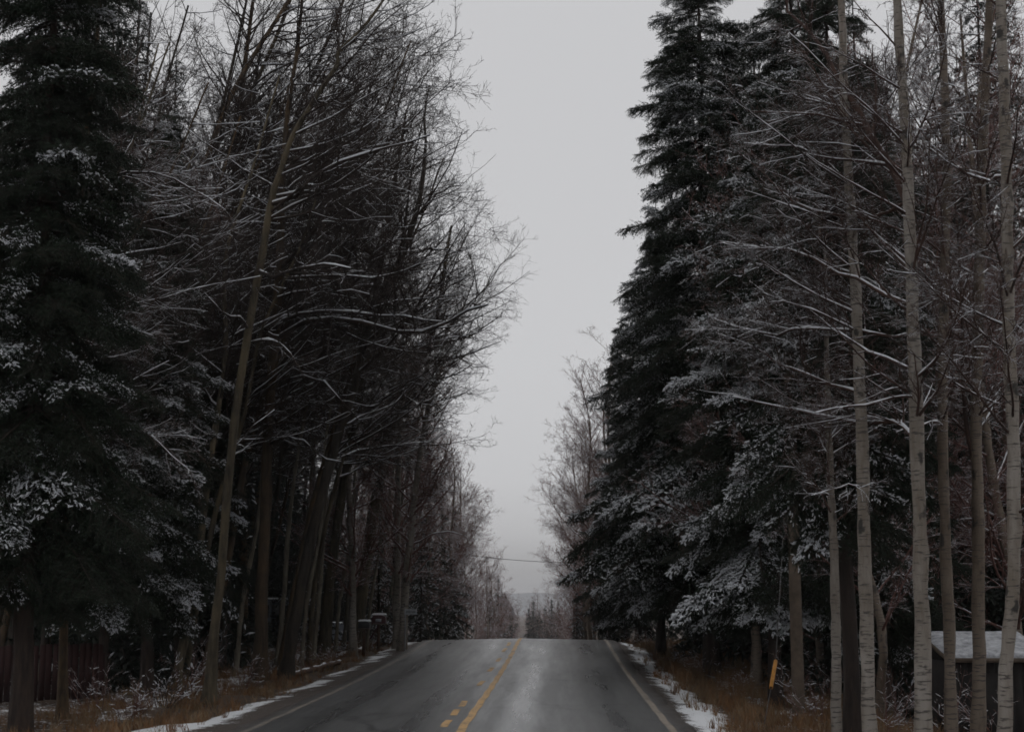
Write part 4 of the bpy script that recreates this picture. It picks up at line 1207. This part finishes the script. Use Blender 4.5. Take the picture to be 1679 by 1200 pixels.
part('bumper', M['rubber'], van, (2.3, 0, .5), (.12, 1.75, .2), None, .02)
for y in (-.65, .65): part('headlight', M['sign'], van, (2.28, y, .82), (.06, .26, .16), None, .02)
for x in (-1.45, 1.45):
    for y in (-.86, .86):
        th = np.linspace(0, 2*math.pi, 25)
        w_ = link('wheel', None, van) if False else None
        a = Acc(); a.tube(np.array([[x, y - .1, .33], [x, y + .1, .33]]), (.33, .33), 18)
        for s_ in (-.1, .1):
            ring = np.stack([x + .33*np.cos(th[:-1]), np.full(24, y + s_), .33 + .33*np.sin(th[:-1])], -1)
            VV = np.concatenate([ring, [[x, y + s_, .33]]]); q = np.arange(24)
            a.tris(VV, np.stack([q, (q + 1) % 24, np.full(24, 24)], -1))
        wo = a.build('wheel', [M['rubber']], van, smooth=False)
        a = Acc(); rs = math.copysign(.105, y)
        ring = np.stack([x + .19*np.cos(th[:-1]), np.full(24, y + rs), .33 + .19*np.sin(th[:-1])], -1)
        a.tris(np.concatenate([ring, [[x, y + rs*1.1, .33]]]), np.stack([q, (q + 1) % 24, np.full(24, 24)], -1)); a.build('rim', [M['metal']], wo, smooth=False)
snow_slab(van, (-.68, 0, 1.985), (2.9, 1.7, .07), 9)
snow_slab(van, (1.9, 0, 1.02), (.7, 1.5, .05), 10)

# low shed with a snow-covered roof behind the right birches
b = unproj(1640, 1085, 31); b[2] = float(ground(b[0], b[1]))
shed = thing('shed', 'low dark shed with a thin snow cover on its sloping roof', 'shed', b)
sz = unproj(1600, 1080, 31)[2] - b[2]; rz_ = unproj(1600, 1040, 33)[2] - b[2]
Wd = 2.15
part('wall', M['wall_dark'], shed, (0, .1, sz/2 - .2), (Wd*.94, .1, sz + .3))
part('wall', M['wall_dark'], shed, (0, 2.0, rz_/2 - .2), (Wd*.94, .1, rz_ + .2))
for s_ in (-1, 1): part('wall', M['wall_dark'], shed, (s_*Wd*.45, 1.05, sz/2 - .2), (.08, 1.8, sz + .3))
part('door', M['wall_dark'], shed, (-.4, .012, sz*.42), (.75, .03, sz*.8))
_pm = None
for k in range(int(Wd*.94/.18)):
    if _pm is None:
        a = Acc(); a.box((0, 0, 0), (.165, .02, sz + .25)); o_ = a.build('plank', [M['wall_dark']], shed, smooth=False); _pm = o_.data
    else: o_ = link('plank', _pm, shed)
    o_.location = (-Wd*.47 + .1 + k*.18, .036 + .004*(k % 3), sz/2 - .2)
ra = math.atan2(rz_ - sz, 2.0)
part('roof', M['grey_wood'], shed, (0, 1.0, (sz + rz_)/2), (Wd, 2.3, .08), Matrix.Rotation(ra, 3, 'X'))
ss = snow_slab(shed, (0, 0, 0), (Wd*.98, 2.25, .08), 12); ss.data.materials[0] = M['old_snow']
ss.location = (0, 1.0, (sz + rz_)/2 + .045); ss.rotation_euler[0] = ra

# guy wire with its yellow sleeve, and the pole it holds
D = 26.0
gb = gp(1258, D)
pole_p = gp(1310, D + 7)
gt = thing('utility_pole', 'weathered utility pole standing among the right-hand spruces', 'pole', pole_p)
a = Acc(); a.tube(np.array([[0, 0, -.3], [0, 0, 4], [0, 0, 8.6]]), (.14, .125, .10), 10); a.build('pole', [M['grey_wood']], gt)
part('crossarm', M['grey_wood'], gt, (0, -.12, 8.1), (1.8, .1, .12))
gw = thing('guy_wire', 'slanting guy wire with a bright yellow sleeve in the right verge', 'guy wire', gb)
s0, s1 = unproj(1264, 1127, D), unproj(1272, 1083, D + .55)
dirv = nrm(s1 - s0)
a = Acc(); top = np.array([pole_p[0], pole_p[1], pole_p[2] + 6.5])
a.tube(np.array([s0 - dirv*.9 - gb, s0 - gb, s1 - gb, top - gb]), np.full(4, .008), 5); a.build('wire', [M['cable']], gw)
a = Acc(); a.tube(np.array([s0 - gb, (s0 + s1)/2 - gb, s1 - gb]), np.full(3, .034), 10); a.build('sleeve', [M['yellow_plastic']], gw)

# overhead wire crossing the road beyond the crest, and its poles in the trees
w0, w1 = unproj(690, 899, 86), unproj(1010, 922, 94)
for p, lb in ((w0, 'wooden wire pole among the reddish birches left of the crest'), (w1, 'wooden wire pole among the spruces right of the crest')):
    g = float(ground(p[0], p[1]))
    t = thing('utility_pole', lb, 'pole', (p[0], p[1], g))
    a = Acc(); a.tube(np.array([[0, .0, -.3], [0, .0, p[2] - g + .3]]), (.13, .1), 8); a.build('pole', [M['grey_wood']], t)
    part('insulator', M['cable'], t, (0, -.12, p[2] - g), (.08, .2, .1))
tt = np.linspace(0, 1, 24)
a = Acc(); P = w0 + (w1 - w0)*tt[:, None]; P[:, 2] -= 4*.28*tt*(1 - tt); P[:, 1] -= .2
a.tube(P - P[0], np.full(24, .016), 5)
tag(a.build('overhead_wire', [M['cable']], None, P[0]), 'thin overhead wire sagging across the gap above the road', 'wire')

for pr in PROTOS2:
    for ch in list(pr.children): bpy.data.objects.remove(ch)
    bpy.data.objects.remove(pr)

# ------------------------------------------------------------------ far hills in the murk
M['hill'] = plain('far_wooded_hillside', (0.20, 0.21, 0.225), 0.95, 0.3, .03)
def hill(y0, dep, h, seed, x0, x1):
    r = np.random.default_rng(seed)
    nx, ny = 220, 10
    X, S = np.meshgrid(np.linspace(x0, x1, nx), np.linspace(0, 1, ny))
    ph = r.uniform(0, 6, 6)
    prof = h*(.72 + .2*np.sin(X/310 + ph[0]) + .10*np.sin(X/120 + ph[1]) + .03*np.sin(X/37 + ph[2]))
    Z = float(zr(400)) - 1 + prof*np.sin(S*math.pi)**.9 + r.normal(size=X.shape)*h*.02*np.sin(S*math.pi)
    V = np.stack([X, y0 + S*dep, Z], -1).reshape(-1, 3)
    i = np.arange(nx*ny).reshape(ny, nx)
    o = link('hill', mesh_from('hill', V, np.stack([i[:-1, :-1], i[:-1, 1:], i[1:, 1:], i[1:, :-1]], -1), None, [M['hill']]))
    return tag(o, 'wooded hillside fading into low cloud beyond the road', None, None, 'structure')
hill(2300, 900, 40, 2, -2600, 2800)

# ------------------------------------------------------------------ the damp air
hz = bpy.data.materials.new('damp_haze'); hz.use_nodes = True
ht = hz.node_tree; ht.nodes.clear()
ho = ht.nodes.new('ShaderNodeOutputMaterial'); hv = ht.nodes.new('ShaderNodeVolumePrincipled')
hv.inputs['Color'].default_value = (0.93, 0.94, 0.97, 1)
hv.inputs['Density'].default_value = 0.0002
hv.inputs['Anisotropy'].default_value = 0.0
ht.links.new(hv.outputs[0], ho.inputs['Volume'])
a = Acc(); a.box((0, 1950, 20), (8600, 4700, 70))
tag(a.build('haze', [hz], smooth=False), 'pale damp haze hanging over the road and woods', None, None, 'stuff')

# ------------------------------------------------------------------ tell the copies apart
ORD = 'nearest second third fourth fifth sixth seventh eighth ninth tenth eleventh twelfth thirteenth fourteenth fifteenth sixteenth seventeenth eighteenth nineteenth twentieth twenty-first twenty-second twenty-third twenty-fourth twenty-fifth twenty-sixth twenty-seventh twenty-eighth twenty-ninth thirtieth thirty-first thirty-second thirty-third thirty-fourth thirty-fifth thirty-sixth thirty-seventh thirty-eighth thirty-ninth fortieth forty-first forty-second forty-third forty-fourth'.split()
NAMING = {
 'aspens behind the left front row': '{} leafless aspen from the road in the row behind the leaning front trunks',
 'slender pale trunks left of the road': '{} slender pale trunk from the road among the left aspens',
 'aspens above the left spruces': '{} twiggy aspen from the road among those rising over the left spruces',
 'reddish birches left of the crest': '{} reddish birch from the road in the thicket left of the crest',
 'distant trees left beyond the crest': '{} distant small tree from the road, left side beyond the crest',
 'small spruces under the left birches': '{} small snow-flecked spruce from the road under the left birches',
 'reddish birches right of the crest': '{} fine-twigged birch from the road, right side at the crest',
 'hazy trees right beyond the crest': '{} hazy tree from the road in the gap right beyond the crest',
 'young spruces at the right verge': '{} young snowy spruce from the road, right verge near the crest',
 'birches behind the right front row': '{} thin reddish birch from the road behind the white right-hand birches',
 'shrubs along the left woods': '{} low snow-dusted shrub from the road along the left woods',
 'shrubs along the right verge': '{} low snow-dusted shrub from the road along the right verge',
}
for g, tpl in NAMING.items():
    mem = [o for o in COL.objects if o.get('group') == g and o.parent is None]
    mem.sort(key=lambda o: abs(o.location.x/o.location.y - 0.012))
    for k, o in enumerate(mem): o['label'] = tpl.format(ORD[k])
